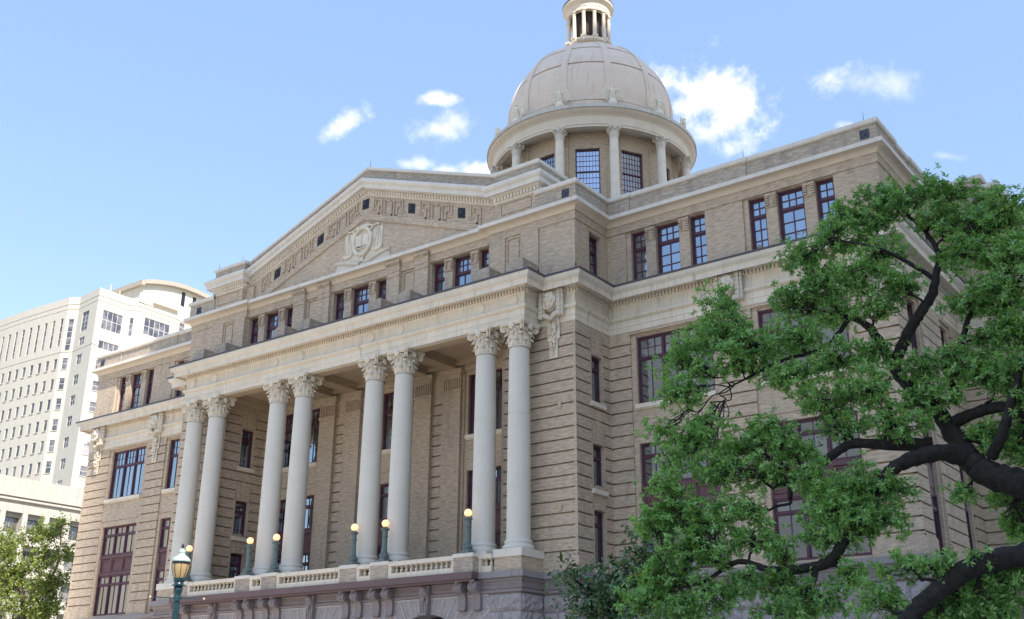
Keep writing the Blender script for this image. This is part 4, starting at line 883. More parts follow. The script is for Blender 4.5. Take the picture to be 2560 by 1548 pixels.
# arcade below the balcony: voussoirs with pale joints
FP = fr((0, -.98, 0), 'F')
for c in (-8.9, 0, 8.9):
    ar = MB(); jn = MB(); dk = MB()
    R1 = 3.1; zc = 6.84-R1; x0, x1 = c-4.45 if c else -4.45, c+4.45
    x0, x1 = (max(-13.15, x0), min(13.15, x1)); n = 40; base = []
    angs = [PI-PI*i/n for i in range(n+1)]
    for i in range(n):
        p, q_ = angs[i], angs[i+1]; a0 = (c+R1*math.cos(p), zc+R1*math.sin(p)); a1 = (c+R1*math.cos(q_), zc+R1*math.sin(q_))
        ar.quad((a0[0], -.98, a0[1]), (a1[0], -.98, a1[1]), (a1[0], -.98, 7.7), (a0[0], -.98, 7.7)); ar.quad((a0[0], -.98, a0[1]), (a1[0], -.98, a1[1]), (a1[0], .3, a1[1]), (a0[0], .3, a0[1]))
    ar.quad((x0, -.98, 0), (c-R1, -.98, 0), (c-R1, -.98, 7.7), (x0, -.98, 7.7)); ar.quad((c+R1, -.98, 0), (x1, -.98, 0), (x1, -.98, 7.7), (c+R1, -.98, 7.7))
    dk.quad((c-R1, .3, 0), (c+R1, .3, 0), (c+R1, .3, 7), (c-R1, .3, 7))  # black sheet stands in for the shade inside the arch
    for k in range(-6, 7):
        if k == 0: continue
        a_ = PI/2-k*.158; r0, r1 = R1+.02, min(5.6, (7.64-zc)/max(.2, math.sin(a_)))
        dx = math.cos(a_); dz = math.sin(a_); px, pz = -dz*.035, dx*.035
        if r1 > r0+.1: jn.prism(FP, [(c+dx*r0+px, zc+dz*r0+pz), (c+dx*r0-px, zc+dz*r0-pz), (c+dx*r1-px, zc+dz*r1-pz), (c+dx*r1+px, zc+dz*r1+pz)], -.02, .03)
    jn.obox(FP, x0+.01, x1-.01, 7.60, 7.68, -.02, .034)
    ao = ar.obj('arcade_wall', M['rock'], CH); jn.obj('voussoir_joints', M['pale_joint'], ao); dk.obj('arcade_dark_sheet', M['black'], ao)
# balcony slab with brackets
bb = MB(); bb.box(-12.62, 12.62, -1.78, -.9, 8.45, 8.80); bb.box(-12.5, 12.5, -1.66, -.9, 8.33, 8.449); bb.obj('balcony_slab', M['band'], CH)
br = MB(); prof = []
for i in range(13):
    a_ = -PI*.5+PI*1.25*i/12; prof.append((-.50-.26*math.cos(a_)*1.0, 8.02+.27*math.sin(a_)))
side = [(0, 8.32), (.62, 8.32)]+[(.42+.27*math.cos(t), 8.03+.27*math.sin(t)) for t in [PI*.42-PI*.95*i/10 for i in range(11)]]+[(.30, 7.72), (.22, 7.55), (.20, 7.2), (.24, 7.0), (.24, 6.93), (0, 6.93)]
def bracket():
    m = br; n = len(side)
    for sgn in (-1, 1): pass
    i = m.vs([(-.24, -y, z) for y, z in side]+[(.24, -y, z) for y, z in side]); m.f.append(tuple(i+k for k in range(n))); m.f.append(tuple(i+2*n-1-k for k in range(n)))
    for k in range(n): m.f.append((i+(k+1) % n, i+k, i+n+k, i+n+(k+1) % n))
    for s in (-1, 1):
        pts = []
        for q in range(26): th = q/25*PI*4; r = .24*(1-.85*q/25); pts.append((s*.245, -(.42+r*math.cos(th)), 8.03+r*math.sin(th)))
        m.tube(pts, .03, 5)
    m.ell((0, -.60, 8.33), (.15, .14, .11), 8, 6); m.ell((0, -.70, 8.26), (.08, .08, .08), 7, 5)
    for k in (-.15, 0, .15): m.box(k-.05, k+.05, -.26, 0, 6.86, 6.93)
    m.box(-.27, .27, -.27, 0, 6.93, 6.99)
    for k in range(3):
        for q in range(3): m.ell((-.14+.14*k, -.69-.0, 7.92+.1*q), (.05, .03, .04), 6, 4)
bracket(); BRM = br.mesh('bracket', M['granite'])
for c in (-12.0, -5.8, -3.4, 3.4, 5.8, 12.0):
    for s in (-.5, .5):
        o = bpy.data.objects.new('bracket', BRM); COL.objects.link(o); o.parent = CH; o.location = (c+s, -.96, 0)
for c in (-8.9, 0, 8.9):                               # keystones with bearded heads
    ks = MB(); F = ((c, -.98, 0), (1, 0, 0), (0, -1, 0)); ks.prism(F, [(-.26, 6.78), (.26, 6.78), (.34, 8.3), (-.34, 8.3)], 0, .28); ks.ell((c, -1.30, 7.92), (.19, .16, .27), 10, 8); ks.ell((c, -1.42, 7.88), (.05, .08, .08)); ks.ell((c, -1.34, 7.62), (.15, .10, .17)); ks.ell((c, -1.32, 8.12), (.22, .15, .14))
    for s in (-1, 1): ks.ell((c+s*.2, -1.28, 7.9), (.08, .12, .24)); ks.ell((c+s*.08, -1.42, 7.97), (.04, .03, .025))
    for i in range(3): ks.obox(F, -.22+.16*i, -.13+.16*i, 6.95, 7.4, .28, .32)
    ks.tube([(c-.3, -1.3, 6.84), (c+.3, -1.3, 6.84)], .09, 8); ks.obj('keystone', M['granite'], CH)

# balustrade
PX = [-11.85, -5.8, -3.35, 3.35, 5.8, 11.85]
y0, y1 = -1.58, -.98
for x in PX:
    pr = MB(); pt = MB(); pr.box(x-.66, x+.66, y0, y1+.06, 8.80, 9.60); pt.box(x-.70, x+.70, y0-.04, y1+.08, 9.60, 9.80)
    po = pr.obj('balustrade_pier', M['brick_rough'], CH); pt.obj('pier_coping', M['coping'], po)
BAL = MB(); BAL.box(-.115, .115, -.115, .115, 9.10, 9.145); BAL.lathe([(.09, 9.145), (.10, 9.16), (.07, 9.18), (.095, 9.21), (.105, 9.25), (.09, 9.30), (.055, 9.37), (.045, 9.42), (.07, 9.435), (.07, 9.45), (.055, 9.46)], 12); BAL.box(-.1, .1, -.1, .1, 9.46, 9.50)
BALM = BAL.mesh('baluster', M['trim_plain'], True, 40)
for a_, b_ in zip(PX[:-1], PX[1:]):
    u0, u1 = a_+.66, b_-.66; q = MB(); q.box(u0+.002, u1-.002, y0+.04, y1, 8.80, 9.10); q.box(u0+.002, u1-.002, y0-.01, y1+.04, 9.50, 9.73)
    q.box(u0+.002, u0+.25, y0+.03, y1-.01, 9.101, 9.499); q.box(u1-.13, u1-.002, y0+.03, y1-.01, 9.101, 9.499)
    o = q.obj('balustrade', M['trim'], CH); n = max(2, round((u1-u0-.4)/.36)); st_ = (u1-u0-.38)/n
    for k in range(n):
        c = bpy.data.objects.new('baluster', BALM); COL.objects.link(c); c.parent = o; c.location = (u0+.25+st_*(k+.5), (y0+y1)/2, 0)
for s in (-1, 1):                                      # short return towards the corner pedestals
    q = MB(); u0, u1 = sorted((s*12.52, s*13.38)); q.box(u0, u1, -1.1, -.6, 8.8, 9.1); q.box(u0, u1, -1.14, -.56, 9.5, 9.73); q.box(*sorted((s*12.52, s*12.72)), -1.1, -.6, 9.1, 9.5); o = q.obj('balustrade', M['trim'], CH)
    for k in (0, 1):
        c = bpy.data.objects.new('baluster', BALM); COL.objects.link(c); c.parent = o; c.location = (s*(12.88+.32*k), -.85, 0)
# globe lamps on the piers
def globe_lamp():
    t = empty('globe_lamp')
    b = MB(); b.box(-.42, .42, -.36, .36, 0, .06); b.box(-.3, .3, -.3, .3, .06, .14); b.lathe([(.30, .14), (.29, .2), (.22, .24), (.25, .30), (.27, .38), (.25, .46), (.19, .50), (.21, .54), (.20, .58)], 24)
    for k in range(12):
        a_ = 2*PI*k/12; b.ell((.24*math.cos(a_), .24*math.sin(a_), .37), (.055, .055, .10), 6, 5)
    b.obj('base', M['green_metal'], t, smooth=True, angle=40)
    s = MB(); n = 48; prof = [(.175, .57), (.16, .7), (.15, 1.3), (.15, 1.42), (.185, 1.45), (.185, 1.50), (.155, 1.52), (.15, 1.72), (.17, 1.78), (.25, 1.84), (.27, 1.88), (.17, 1.90), (.14, 1.99)]
    i0 = len(s.v)
    for r, z in prof:
        for j in range(n):
            rr = r*(1-.06*(j % 4 < 2)) if .6 < z < 1.35 else r; s.v.append((rr*math.cos(2*PI*j/n), rr*math.sin(2*PI*j/n), z))
    for i in range(len(prof)-1):
        for j in range(n): s.f.append((i0+i*n+j, i0+i*n+(j+1) % n, i0+(i+1)*n+(j+1) % n, i0+(i+1)*n+j))
    s.obj('post', M['green_metal'], t)
    gl = MB(); gl.ell((0, 0, 2.19), (.215, .215, .215), 24, 16); gl.obj('globe', M['globe'], t, smooth=True, angle=180); return t
GL = ['green globe lamp farthest left on the balustrade, partly behind the street lamp post', 'green globe lamp on the pier below the second column pair, left one of its two', 'green globe lamp standing right in front of the gap in the second column pair', 'green globe lamp at the left edge of the third column pair', 'green globe lamp standing between the two columns of the third pair', 'green globe lamp standing alone by the rightmost pier, left of the rightmost column pair']
g0 = globe_lamp()
for i, x in enumerate(PX):
    o = g0 if i == 0 else dup(g0); o.location = (x, -1.22, 9.802); tag(o, GL[i], 'lamp', 'globe lamps along the balcony balustrade')
# street lamp by the kerb
SL = empty('street_lamp', (24.9, -29.0, .14)); tag(SL, 'teal street lamp post with amber urn lantern and pale domed cap', 'street lamp')
p = MB(); n = 40
for z0_, z1_, r0, r1 in ((.9, 4.38, .125, .095),):
    i0 = len(p.v)
    for z, r in ((z0_, r0), (z1_, r1)):
        for j in range(n): rr = r*(1-.09*(j % 4 < 2)); p.v.append((rr*math.cos(2*PI*j/n), rr*math.sin(2*PI*j/n), z))
    for j in range(n): p.f.append((i0+j, i0+(j+1) % n, i0+n+(j+1) % n, i0+n+j))
p.lathe([(.32, 0), (.32, .2), (.24, .3), (.26, .5), (.2, .7), (.15, .8), (.16, .9), (.125, .95)], 24)
def lantern_fit(mb, zmin=0): mb.v = [(x*.84, y*.84, 4.86+(z-5.03)*.68) if z > zmin else (x*.8, y*.8, z) for x, y, z in mb.v]
p.lathe([(.10, 4.16), (.13, 4.18), (.13, 4.34), (.10, 4.36), (.095, 4.42), (.13, 4.52), (.14, 4.66), (.12, 4.7), (.20, 4.73), (.205, 4.76), (.15, 4.80), (.135, 4.86), (.16, 4.90), (.17, 4.96), (.175, 5.02), (.12, 5.03)], 24)
lantern_fit(p, 4.1); p.obj('post', M['dark_green'], SL, smooth=True, angle=40)
am = MB(); am.lathe([(.155, 5.03), (.19, 5.12), (.225, 5.24), (.25, 5.38), (.258, 5.5), (.255, 5.56), (.24, 5.6)], 28); lantern_fit(am); am.obj('lantern_glass', M['amber'], SL, smooth=True, angle=180)
cg = MB()
for k in range(8):
    a_ = 2*PI*k/8+.2; cg.tube([(r*1.02*math.cos(a_), r*1.02*math.sin(a_), z) for r, z in ((.158, 5.03), (.19, 5.12), (.225, 5.24), (.25, 5.38), (.258, 5.5), (.26, 5.58))], .009, 5)
cg.lathe([(.262, 5.54), (.275, 5.55), (.275, 5.63), (.26, 5.64)], 28); lantern_fit(cg); cg.obj('lantern_cage', M['black'], SL)
cp = MB(); cp.lathe([(.275, 5.632), (.285, 5.66), (.255, 5.75), (.19, 5.82), (.12, 5.87), (.09, 5.92), (.09, 5.97), (.105, 5.99), (.10, 6.04), (.065, 6.09), (.03, 6.13)], 28); lantern_fit(cp); cp.obj('cap', M['verdigris'], SL, smooth=True, angle=60)
fn = MB(); fn.lathe([(.03, 6.13), (.045, 6.17), (.03, 6.2), (.05, 6.24), (.02, 6.29), (0, 6.34)], 12); lantern_fit(fn); fn.obj('finial', M['black'], SL, smooth=True)
bn = MB(); d_ = Vector((.72, .69, -.02)).normalized(); z_ = 4.36
bn.tube([Vector((0, 0, z_))-d_*.66, Vector((0, 0, z_))+d_*.66], .012, 6); bn.obj('banner_arm', M['dark_green'], SL)
for s in (-1, 1):
    k = MB(); k.ell(tuple(Vector((0, 0, z_))+d_*.67*s), (.03, .03, .03), 10, 7); k.obj('knob', M['cream_box'], SL)
# ------------------------------------------------------------------ white tower and low office block to the left
wt_m = stone_mat('white_precast', (.56,.515,.43), (.48,.44,.37), 3.0, 2.05, joint=(.72,.70,.66), streak=.25, patch=(.98,.98,.98,1))
WT = empty('office_tower', (-140, 70, 0)); tag(WT, 'tall sunlit white office tower with rows of narrow windows', 'office tower')
def child(mb, name, mat, par=WT, **k):
    o = mb.obj(name, mat, par, **k); o.matrix_parent_inverse = par.matrix_world.inverted() if False else Matrix.Translation(-par.location); return o
FL = [67.45-4.14*k for k in range(15)]                  # window heads by floor
tw = MB(); TWIN = []
def facet(p0, p1, wins, zt=80.3, bands=True):
    """p0 -> p1 along the facade, outward normal to the right; wins = (u0, u1, z0, z1, panes across, panes up)"""
    U = Vector((p1[0]-p0[0], p1[1]-p0[1], 0)); Lh = U.length; U.normalize(); F = ((p0[0], p0[1], 0), tuple(U), (U.y, -U.x, 0)); f = []
    if bands:
        f += [(0, Lh, 78.6, 78.75, -.12), (0, Lh, 77.6, 77.72, -.12), (0, Lh, 68.55, 68.7, -.12)]
    for (u0, u1, z0, z1, nx, nz) in wins:
        f.append((u0, u1, z0, z1, -.16, 1)); tg = MB(); tf = MB(); TWIN.append((F[0][0]+U.x*(u0+u1)/2, z1, tg, tf)); tg.obox(F, u0, u1, z0, z1, -.22, -.13)
        for k in range(nx+1): u = u0+(u1-u0)*k/nx; tf.obox(F, max(u0, u-.05), min(u1, u+.05), z0, z1, -.14, -.10)
        for k in range(nz+1): z = z0+(z1-z0)*k/nz; tf.obox(F, u0, u1, max(z0, z-.05), min(z1, z+.05), -.14, -.095)
        if nx <= 1 and z1-z0 < 3: f.append((u0-.1, u1+.1, z0-.12, z0, .12))
    tw.relief(F, 0, Lh, 0, zt, f)
# long gently bowed front, then a stepped corner, then the side facets
pts = []
for i in range(9):
    x = -186+(-145.3+186)*i/8; pts.append((x, 63.3-1.0*math.sin(PI*min(1, (x+186)/40.7))))
def front_w(Lh, n):
    w = []; pitch = Lh/n
    for k in range(n):
        c = pitch*(k+.5); w.append((c-.42, c+.42, 70.1, 76.0, 1, 4))
        for z in FL: w.append((c-.52, c+.52, z-2.2, z, 1, 1) if False else (c-.5, c+.5, z-2.2, z, 1, 1))
    return w
for a_, b_ in zip(pts[:-1], pts[1:]):
    Lh = math.hypot(b_[0]-a_[0], b_[1]-a_[1]); facet(a_, b_, front_w(Lh, 2 if Lh < 7 else 2))
facet((-145.3, 63.3), (-143.2, 64.5), [(.6, 1.7, 69.0, 75.6, 1, 5)]+[(.6, 1.7, z-2.3, z, 1, 2) for z in FL])
facet((-143.2, 64.5), (-135.4, 63.7), [(2.0, 4.6, 72.3, 76.4, 2, 4), (2.2, 4.3, 69.4, 71.0, 2, 2)]+[(2.3, 4.2, z-2.0, z, 2, 2) for z in FL])
facet((-135.4, 63.7), (-135.6, 70.8), [(1.45, 5.95, 72.2, 76.1, 4, 2), (1.45, 5.95, 68.2, 69.8, 4, 1)]+[(1.5, 3.2, z-1.9-1.7, z-1.7, 1, 2) for z in FL])
facet((-135.6, 70.8), (-134.4, 72.0), [(.4, 1.1, 72.3, 76.1, 1, 3)]+[(.4, 1.1, z-2, z, 1, 1) for z in FL])
facet((-134.4, 72.0), (-134.6, 81.5), [(1.9, 8.0, 73.4, 76.9, 5, 2), (1.9, 8.0, 69, 70.6, 5, 1)]+[(1.5, 3.2, z-2, z, 1, 2) for z in FL], 79.5)
facet((-134.6, 81.5), (-138, 96), [(1.0, 2.6, 75.6, 78.4, 1, 3), (5, 7, 75.6, 78.4, 1, 3)], 82)
tw.poly([(-186, 63.3, 80.3), (-145.3, 63.3, 80.3), (-143.2, 64.5, 80.3), (-135.4, 63.7, 80.3), (-135.6, 70.8, 80.3), (-138, 96, 80.3), (-186, 96, 80.3)]); tw.quad((-186, 63.3, 0), (-186, 96, 0), (-186, 96, 80.3), (-186, 63.3, 80.3)); tw.quad((-186, 96, 0), (-138, 96, 0), (-138, 96, 82), (-186, 96, 82))
w0 = child(tw, 'tower_wall', wt_m); PF = plain('pale_frame', (.60,.57,.50), .6)
TWIN.sort(key=lambda w: -(w[1] > 36 and w[0] > -173)*1000-w[1]); rest_g, rest_f = MB(), MB()
for i, (x_, z_, g_, f_) in enumerate(TWIN):
    if i < 98:
        wo_ = child(g_, 'window', M['tower_glass']); fo_ = f_.obj('window_frame', PF, wo_)
    else:
        for big, sm_ in ((rest_g, g_), (rest_f, f_)):
            n0 = len(big.v); big.v += sm_.v; big.f += [tuple(n0+q for q in fc) for fc in sm_.f]
for mb_, nm_, mt_ in ((rest_g, 'lower_windows', M['tower_glass']), (rest_f, 'lower_window_frames', PF)):
    if mb_.f: child(mb_, nm_, mt_)['kind'] = 'stuff'
# bowed rooftop storey
ph = MB(); FPH = ((-146, 0, 0), (0, 1, 0), (1, 0, 0)); top = [(79.65, 88.6), (82, 89.35), (84.5, 89.95), (87, 90.4), (90, 90.65), (93, 90.6), (96.5, 90.3), (100, 89.5), (106, 87)]
ph.prism(FPH, [(79.65, 78), (106, 78)]+top[::-1], -26, 0); child(ph, 'rooftop_storey', wt_m)
rr_ = MB()
for (ya_, za_), (yb_, zb_) in zip(top[:-1], top[1:]):
    i = rr_.vs([(-172, ya_, za_+.02), (-145, ya_, za_+.02), (-145, yb_, zb_+.02), (-172, yb_, zb_+.02), (-172, ya_, za_+.75), (-145, ya_, za_+.95), (-145, yb_, zb_+.95), (-172, yb_, zb_+.75)])
    rr_.f += [tuple(i+k for k in q) for q in ((3,2,1,0), (4,5,6,7), (0,1,5,4), (1,2,6,5), (2,3,7,6), (3,0,4,7))]
rr_.box(-172, -144.9, 78.9, 79.7, 88.2, 89.3); child(rr_, 'curved_roof', plain('tan_roof_edge', (.42,.36,.29), .7))
for y in (90.0, 93.0, 96.0): sl = MB(); sl.obox(((-146, 0, 0), (0, 1, 0), (1, 0, 0)), y-.05, y+.9, 86.0, 90.2 if y < 92 else 89.9, -.3, .02); child(sl, 'roof_slot', M['black'])
sc_ = MB(); sc_.box(-146, -145.2, 82.9, 97, 85.2, 85.5); child(sc_, 'ledge', wt_m)
for y in (72.8, 75.0): mt = MB(); mt.tube([(-146.5, y, 80), (-146.5, y, 86.4 if y < 74 else 85.6)], [.16, .12], 8); child(mt, 'mast', wt_m)
# low block
LB = empty('office_block', (-90, 30, 0)); tag(LB, 'low sunlit cream office block with deep window bays behind the street tree', 'office block')
lw = MB(); LW_ = plain('bay_lining', (.36,.33,.28), .7); F = ((-81.4, 0, 0), (0, 1, 0), (1, 0, 0)); f = [(10, 60, 26.95, 29.3, .35), (10, 60, 26.1, 26.4, -.1), (10, 60, 26.5, 26.75, .25)]
lb_m = stone_mat('cream_precast', (.50,.46,.395), (.38,.345,.295), 2.9, 3.9, streak=.55)
for r_ in range(6):
    zt = 25.1-3.88*r_
    for k in range(14):
        lg = MB(); lf = MB(); y = 17.0+2.93*k; f.append((y+.42, y+2.93-.28, zt-2.45, zt, -1.0, 1)); lg.obox(F, y+.42, y+2.65, zt-2.45, zt-.55, -1.05, -.98); lf.obox(F, y+.42, y+2.65, zt-.55, zt, -1.0, -.45)
        for q in (0, .5, 1): lf.obox(F, y+.42+2.23*q-.04*(q > 0), y+.42+2.23*q+.04*(q < 1), zt-2.45, zt-.55, -1.0, -.93)
        wo_ = child(lg, 'window', M['tower_glass'], LB); lf.obj('window_head', LW_, wo_)
lw.relief(F, 15, 58, 0, 29.3, f); lw.quad((-81.05, 15, 29.3), (-81.05, 58, 29.3), (-110, 58, 29.3), (-110, 15, 29.3)); lw.quad((-81.4, 15, 0), (-110, 15, 0), (-110, 15, 29.3), (-81.4, 15, 29.3)); lw.quad((-81.4, 15, 26.95), (-81.05, 15, 26.95), (-81.05, 15, 29.3), (-81.4, 15, 29.3))
child(lw, 'wall', lb_m, LB)

# ------------------------------------------------------------------ town behind the viewer: what shades the square and shows in the glass
def slab(name, label, x0, x1, y0, y1, h, col, floor=4.0, bay=3.2, cat='office tower'):
    t = empty(name, ((x0+x1)/2, (y0+y1)/2, 0)); tag(t, label, cat); w = MB(); gg = MB()
    w.box(x0, x1, y0, y1, 0, h); n = int((h-6)/floor)
    for k in range(n):
        z = 4+floor*k
        gg = MB(); gg.box(x0-.05, x1+.05, y0-.05, y1+.05, z, z+floor*.5); child(gg, 'window_band', M['tower_glass'], t)
    nb = int((x1-x0)/bay)
    for k in range(nb+1): x = x0+(x1-x0)*k/nb; w.box(x-.35, x+.35, y0-.12, y1+.12, 3.5, h-1)
    nb = int((y1-y0)/bay)
    for k in range(nb+1): y = y0+(y1-y0)*k/nb; w.box(x0-.12, x1+.12, y-.35, y+.35, 3.5, h-1)
    w.box(x0-.5, x1+.5, y0-.5, y1+.5, h-1, h+.6)
    child(w, 'wall', plain(name+'_wall', col, .85, var=.12, scale=.2), t); return t
slab('shade_tower', 'very tall pale office tower to the right of the courthouse, outside the photograph', 92, 120, -45.2, 42, 172, (.80,.75,.66))
slab('oak_shade_block', 'added mid height pale office block right of the viewer to shade the oak, outside the photograph', 78, 100, -90, -34, 62, (.62,.58,.52))  # added, unseen: keeps the sun off the oak
slab('facing_block', 'tall tan office block across the street behind the viewer, seen only in the windows', -40, 6, -128, -100, 72, (.50,.44,.35))
slab('street_block', 'broad brown block far left across the street, seen only in the left windows', -150, -120, -88, -34, 34, (.36,.29,.21))
# ------------------------------------------------------------------ trees
def leaf_mat(name, a, b, c, trans=.35, rough=.36, old=(.45,.36,.06)):
    m, t, p = newmat(name); tcn = N(t, 'ShaderNodeTexCoord'); n = noise(t, tcn.outputs['Object'], 7.0, 2, .5); n2 = noise(t, tcn.outputs['Object'], .55, 3, .5)
    col = mixrgb(t, ramp(t, n, .36, .62), a, b); col = mixrgb(t, ramp(t, n2, .45, .68, 0, .8), col, c)
    n3 = noise(t, tcn.outputs['Object'], 23., 1, .5); col = mixrgb(t, ramp(t, n3, .70, .76, 0, .7), col, (b[0]*2.6, b[1]*1.35, b[2]*.8))
    gi = N(t, 'ShaderNodeNewGeometry'); rp_ = gi.outputs['Random Per Island']   # each leaf its own tone; dark ones stand for shade deep in the crown
    col = mixrgb(t, ramp(t, rp_, 0, .45, .75, 0), col, tuple(x*.38 for x in c)); col = mixrgb(t, ramp(t, rp_, .6, .95, 0, .7), col, (b[0]*1.45, b[1]*1.3, b[2]*1.3)); col = mixrgb(t, math_(t, 'GREATER_THAN', rp_, .982), col, old)
    L(t, col, p.inputs['Base Color']); p.inputs['Roughness'].default_value = rough; p.inputs['Specular IOR Level'].default_value = .6
    tr = N(t, 'ShaderNodeBsdfTranslucent'); L(t, mixrgb(t, .5, col, (b[0]*1.5, b[1]*1.6, b[2]*.6)), tr.inputs[0]); mx = N(t, 'ShaderNodeMixShader', _0=trans); L(t, p.outputs[0], mx.inputs[1]); L(t, tr.outputs[0], mx.inputs[2]); L(t, mx.outputs[0], t.nodes['Material Output'].inputs[0]); return m
def rosettes(centres, axes, n, length, width, spread=.5):
    """leaf clusters at twig ends: each leaf a folded diamond of four faces' worth of real leaf shape"""
    C = np.repeat(np.array(centres), n, 0); A = np.repeat(np.array(axes), n, 0); K = len(C)
    ph = rng.random(K)*2*np.pi; ref = np.where(np.abs(A[:, 2:3]) < .9, np.array([[0, 0, 1.]]), np.array([[1., 0, 0]])); E1 = np.cross(A, ref); E1 /= np.linalg.norm(E1, axis=1, keepdims=True); E2 = np.cross(A, E1)
    out = E1*np.cos(ph)[:, None]+E2*np.sin(ph)[:, None]; tilt = rng.normal(.35, .42, K)[:, None]; D = out+A*tilt; D /= np.linalg.norm(D, axis=1, keepdims=True)
    D[:, 2] -= .12; D /= np.linalg.norm(D, axis=1, keepdims=True)
    Sd = np.cross(D, A+rng.normal(0, .35, (K, 3))); Sd /= np.linalg.norm(Sd, axis=1, keepdims=True)+1e-9; Nn = np.cross(Sd, D)
    Ln = (length*rng.uniform(.65, 1.2, K))[:, None]; Wd = (width*rng.uniform(.75, 1.2, K))[:, None]
    base = C+A*(rng.normal(0, 1, K)*length*spread)[:, None]+out*.006
    fold = Nn*Wd*.30
    p0 = base; p1 = base+D*Ln*.35+Sd*Wd+fold; p2 = base+D*Ln*.35-Sd*Wd+fold; p3 = base+D*Ln*.72+Sd*Wd*.85+fold*.8-Nn*Ln*.04; p4 = base+D*Ln*.72-Sd*Wd*.85+fold*.8-Nn*Ln*.04; p5 = base+D*Ln-Nn*Ln*.12; pm = base+D*Ln*.5-Nn*Ln*.0
    V = np.stack([p0, p1, p3, p5, p4, p2], 1).reshape(-1, 3)
    i = np.arange(K)*6
    return V, np.stack([i, i+1, i+2, i+3], 1), np.stack([i, i+3, i+4, i+5], 1)
def leaf_obj(name, V, Fa, Fb, mat, parent):
    me = bpy.data.meshes.new(name); Fq = np.concatenate([Fa, Fb]); me.vertices.add(len(V)); me.vertices.foreach_set('co', V.astype(np.float32).ravel()); me.loops.add(Fq.size); me.loops.foreach_set('vertex_index', Fq.astype(np.int32).ravel())
    me.polygons.add(len(Fq)); me.polygons.foreach_set('loop_start', np.arange(0, Fq.size, 4, dtype=np.int32)); me.polygons.foreach_set('loop_total', np.full(len(Fq), 4, np.int32)); me.update(calc_edges=True); me.materials.append(mat)
    o = bpy.data.objects.new(name, me); COL.objects.link(o); o.parent = parent
    if parent: o.matrix_parent_inverse = Matrix.Translation(-parent.location)
    return o
def smooth_path(pts, n=6):
    P = [Vector(p) for p in pts]; out = []
    for i in range(len(P)-1):
        a, b, c, d = P[max(0, i-1)], P[i], P[i+1], P[min(len(P)-1, i+2)]
        for k in range(n):
            t = k/n; out.append(.5*((2*b)+(c-a)*t+(2*a-5*b+4*c-d)*t*t+(3*b-a-3*c+d)*t**3))
    out.append(P[-1]); return out
def crooked(a, b, amp, n=6):
    a, b = Vector(a), Vector(b); d = (b-a).length; pts = []
    for i in range(n+1):
        t = i/n; p = a.lerp(b, t)
        if 0 < i < n: p = p+Vector((random.gauss(0, 1), random.gauss(0, 1), random.gauss(0, .8)))*amp*d
        pts.append(p)
    return pts
def build_tree(root, limbs, blobs, leaf, twigmat, barkmat, nl, ll, lw, sub=9, ros=16, spread=.5, dens=1.0, upbias=.35, twig_r=1.0, tight=False):
    """limbs: (points, radii); blobs: (centre, (r across, r deep, r up), weight). Boughs run from the nearest limb to each clump, twigs fan out in it, leaf clusters sit along the twigs."""
    tr = MB(); allp = []
    for pts, rad in limbs:
        sp = smooth_path(pts, 7); rr = np.interp(np.linspace(0, 1, len(sp)), np.linspace(0, 1, len(rad)), rad)
        sp = [p+Vector((random.gauss(0, 1), random.gauss(0, 1), random.gauss(0, 1)))*(r*.07) for p, r in zip(sp, rr)]; tr.tube(sp, list(rr), 14, .11); allp += [(p, r) for p, r in zip(sp, rr)]
    PA = np.array([tuple(p) for p, r in allp]); RA = np.array([r for p, r in allp]); tw = MB(); cen, axs = [], []
    for c, rad, wgt in blobs:
        c = Vector(c); dd = np.linalg.norm(PA-np.array(c), axis=1)+RA*-1.0; i = int(np.argmin(dd)); a = Vector(PA[i])
        bough = crooked(a, c, .07, 7); r0 = min(RA[i]*.75, .022+.011*(c-a).length); bsp = smooth_path(bough, 3)
        tr.tube(bsp, list(np.linspace(r0, .014*twig_r, len(bsp))), 7, .08)
        ns = max(4, int(sub*wgt))
        for s in range(ns):
            while True:
                q = Vector((random.uniform(-1, 1), random.uniform(-1, 1), random.uniform(-1, 1)))
                if .25 < q.length <= 1: break
            e = c+Vector((q.x*rad[0], q.y*rad[1], q.z*rad[2])); st = bsp[random.randint(len(bsp)//3, len(bsp)-1)]
            t_ = crooked(st, e, .11, 5); tw.tube(t_, list(np.linspace(.011*twig_r, .004*twig_r, len(t_))), 4)
            for k in range(int(ros*dens)):
                t = (.55+.45*random.random()**.5) if tight else .30+.70*random.random()**.6; j = t*(len(t_)-1); i0 = min(int(j), len(t_)-2); p = t_[i0].lerp(t_[i0+1], j-i0)
                off = Vector((random.gauss(0, 1), random.gauss(0, 1), random.gauss(.25, .8)))*ll*(1.15 if tight else 1.9); dirv_ = (t_[-1]-t_[0]).normalized()
                ax = (dirv_*.6+Vector((random.gauss(0, .5), random.gauss(0, .5), upbias+random.gauss(0, .4)))).normalized(); cen.append(tuple(p+off)); axs.append(tuple(ax))
                if k % 3 == 0: tw.tube([p, p+off], .0035*twig_r, 3)
    for m_, nm, mt_ in ((tr, 'trunk', barkmat), (tw, 'twigs', twigmat)):
        o = m_.obj(nm, mt_, root, smooth=True, angle=180); o.matrix_parent_inverse = Matrix.Translation(-root.location)
    V, Fa, Fb = rosettes(cen, axs, nl, ll, lw, spread); leaf_obj('crown', V, Fa, Fb, leaf, root); return len(cen)
oak_leaf = leaf_mat('oak_leaf', (.145,.34,.09), (.36,.60,.19), (.085,.215,.07))
def px(*a): return tuple(at(*a))
def blob(x, y, rx, ry, d, w=1.0, deep=None):
    k = d/2720*1.0; return (px(x, y, d), (rx*k*.95, (deep or max(rx, ry)*k*.8), ry*k*.86), w)
D0 = 25.0
base = at(2860, 1500, 24.0); base.z = .1
